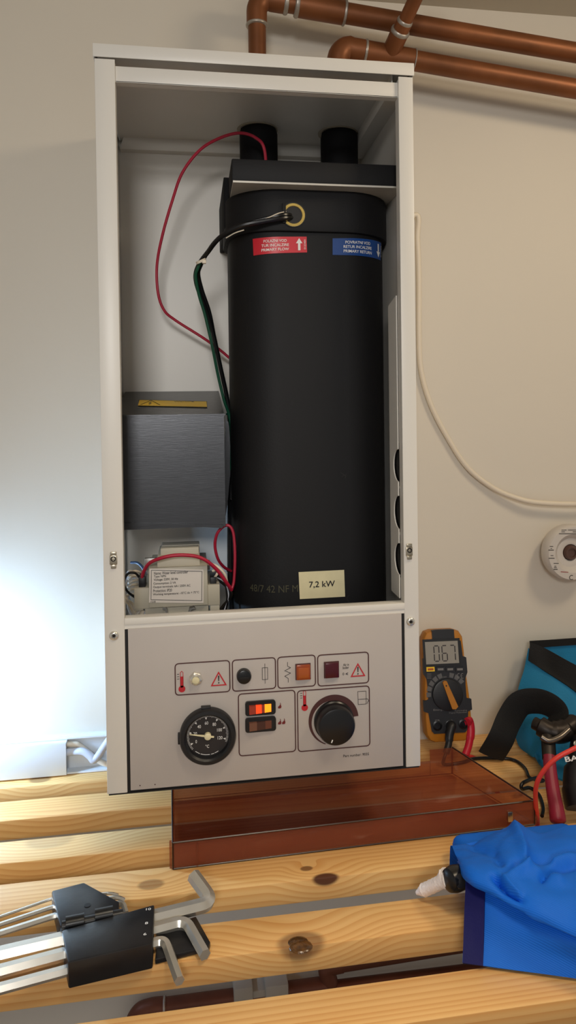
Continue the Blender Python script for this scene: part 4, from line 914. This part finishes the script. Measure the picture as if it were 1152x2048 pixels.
# ================================================================ hex key set
hold = thing('hex_key_holder', atZ(200, 1900, ZB), 'folding black plastic hex key holder with two hinged halves', 'holder')
def zpoly(px, z): return [atZ(x, y, z) for x, y in px]
def block(top_px, zt, zb_, name, bev=.0015, mt=M_holder, parent=hold, slant=0):
    tp_ = zpoly(top_px, zt); bm = bmesh.new()
    a = [bm.verts.new(p) for p in tp_]; b = [bm.verts.new(V(p.x, p.y, zb_)) for p in tp_]; n = len(a)
    bm.faces.new(a); bm.faces.new(b[::-1])
    for i in range(n): bm.faces.new([a[i], b[i], b[(i+1) % n], a[(i+1) % n]])
    bmesh.ops.recalc_face_normals(bm, faces=bm.faces)
    bmesh.ops.bevel(bm, geom=bm.edges[:], offset=bev, segments=2, affect='EDGES', profile=.5); bm.verts.index_update()
    mb = MB().add([v.co.copy() for v in bm.verts], [[v.index for v in f.verts] for f in bm.faces]); bm.free()
    return part(mb, name, mt, parent)
fh_ = block([(123, 1860), (309, 1808), (305, 1886), (136, 1925)], -.058, ZB+.0005, 'holder_half')
rh_ = block([(103, 1781), (168, 1764), (239, 1803), (238, 1828), (120, 1852)], -.060, ZB+.0010, 'holder_half')
part(MB().tube(zpoly([(124, 1853), (246, 1828)], -.0625), .0042, 16), 'hinge_barrel', M_holder, hold)
for (x, y) in ((150, 1845), (208, 1830)):
    c = atZ(x, y, -.0600); d = (atZ(246, 1828, -.06)-atZ(124, 1853, -.06)).normalized()
    part(MB().tube([c-d*.0075, c+d*.0075], .0060, 14), 'hinge_knuckle', M_blackgl, hold)
block([(318, 1856), (392, 1832), (421, 1884), (417, 1892), (310, 1918)], -.0745, ZB+.0006, 'holder_flap', .001)
pr = Print(lambda u, v, h: V(u, v, -.058+h), .0004)
for t, (x, y) in (('10', (297, 1819)), ('8', (293, 1847)), ('6', (290, 1869))):
    c = atZ(x, y, -.058); pr.text(t, (c.x, c.y), .0016*len(t)+.001, .0028, .01)
pr.build('lettering', M_printwht, hold)
c = atZ(175, 1811, -.060); Print(lambda u, v, h: V(u, v, -.060+h), .0004).disc((c.x, c.y), .0028, 16).build('logo_dimple', M_gap, hold)
def key(pts, r, label, bend=.010):
    P = [p for p in pts]; path = []
    for i, p in enumerate(P):
        if 0 < i < len(P)-1:
            d0 = (P[i-1]-p).normalized(); d1 = (P[i+1]-p).normalized(); a = p+d0*bend; c_ = p+d1*bend
            for k in range(9): t = k/8; path.append(a*(1-t)**2+p*2*t*(1-t)+c_*t*t)
        else: path.append(p)
    nrm_ = V(0, 0, 1); mb = MB().tube(path, r*1.12, 6, True, nrm_, PI/6)
    o = mb.build('hex_key', M_chrome, None, 30); return tag(o, label, 'hex key', 'hex keys in the folding holder')
zk = -.069
# big keys in the front half: long arm leaves on the left, bent arm shows on the right
key([atZ(-120, 1938, zk), atZ(125, 1880, zk), atZ(427, 1806, zk+.001), atZ(386, 1750, zk+.013)], .0056, 'largest chrome hex key, its short arm bent back towards the slats behind', .012)
key([atZ(-120, 1975, zk-.001), atZ(130, 1908, zk-.001), atZ(372, 1842, zk-.001), atZ(410, 1910, ZB+.0048)], .0046, 'middle chrome hex key lying over the black holder flap', .010)
key([atZ(-120, 2010, zk-.003), atZ(138, 1940, zk-.003), atZ(330, 1880, zk-.003), atZ(359, 1962, ZB+.0042)], .0038, 'chrome hex key nearest the slat edge with its short arm hanging forward', .008)
for (y0, y1, r, lb) in ((1842, 1795, .0011, 'thinnest chrome hex key at the back of the holder'), (1856, 1812, .0017, 'thin chrome hex key, second in the rear holder half'), (1872, 1831, .0024, 'chrome hex key next to the hinge in the rear holder half')):
    k = (1795, 1812, 1831).index(y1)
    key([atZ(-120, y0+33, -.070), atZ(105, y1+2, -.070), atZ((222, 236, 246)[k], (1786, 1794, 1806)[k], -.070), atZ((236, 248, 252)[k], (1790, 1800, 1826)[k], -.074)], r, lb, .004)

# ================================================================ pipework under the bench
YU = .208
up_ = thing('copper_pipe', atY(400, 2000, YU), 'dull copper pipe with grey clips on the wall below the bench', 'pipe')
a, b = atY(300, 2018, YU), atY(644, 1972, YU); d = (b-a).normalized()
part(MB().tube(catmull([a+V(-.022, 0, -.10), a+V(-.022, 0, -.03), a+V(-.015, 0, -.006), a, a+d*.02], 6), .0118, 18), 'elbow', M_cudark, up_)
part(MB().cyl(a, b+d*.0, .0108, 22), 'pipe', M_cudark, up_)
c = atY(655, 1931, YU); e = atY(1300, 1827, YU)
part(MB().tube(catmull([b, b+d*.01+V(0, 0, .002), V((b.x+c.x)/2+.004, YU, (b.z+c.z)/2), c+V(0, 0, -.002), c+(e-c).normalized()*.02], 5), .0112, 18), 'offset_bend', M_cudark, up_)
part(MB().cyl(c, e, .0104, 22), 'pipe', M_cudark, up_)
part(MB().cyl(b+V(0, 0, -.004), atY(1300, 1897, YU), .0085, 18), 'pipe', M_cudark, up_)
solder(up_, a+d*.018, d, .0112)
for (x0, x1, y0, y1) in ((468, 506, 1972, 2010), (531, 577, 1966, 2002)):
    p0, p1 = atY(x0, y1, YU-.012), atY(x1, y0, YU-.012)
    part(MB().box(p0.x, p1.x, YU-.014, D, p0.z, p1.z, .003), 'pipe_clip', mat('clip_grey', (176, 168, 156), .6, var=.1), up_)
p0, p1 = atY(504, 2004, YU-.008), atY(534, 1977, YU-.008); part(MB().box(p0.x, p1.x, YU-.010, D, p0.z, p1.z, .002), 'clip_bridge', mat('clip_grey', (176, 168, 156), .6), up_)

# ================================================================ LED work lamp beside the boiler, whose beam washes the wall
lamp = thing('work_lamp', (-.30, .10, ZB), 'black LED work lamp standing on the slats, aimed at the wall', 'lamp')
part(MB().box(-.345, -.262, .125, .158, ZB, ZB+.006, .002), 'foot', M_lamp, lamp)
part(MB().box(-.310, -.298, .136, .147, ZB+.006, ZB+.06, .002), 'stem', M_lamp, lamp)
part(MB().box(-.335, -.2735, .118, .165, ZB+.06, ZB+.19, .006, 3), 'housing', M_lamp, lamp)
part(MB().box(-.2735, -.272, .124, .159, ZB+.072, ZB+.178, .0006), 'lens', M_lens, lamp)
ll = bpy.data.lights.new('work_lamp_light', 'AREA'); ll.shape = 'RECTANGLE'; ll.size = .10; ll.size_y = .034; ll.energy = 2.2; ll.color = (.42, .67, 1)
lo = bpy.data.objects.new('work_lamp_light', ll); COL.objects.link(lo); lo.location = (-.2700, .142, ZB+.125)
lo.rotation_euler = V(1, .24, -.16).to_track_quat('-Z', 'X').to_euler()
lo.parent = lamp; lo.matrix_parent_inverse = lamp.matrix_basis.inverted()
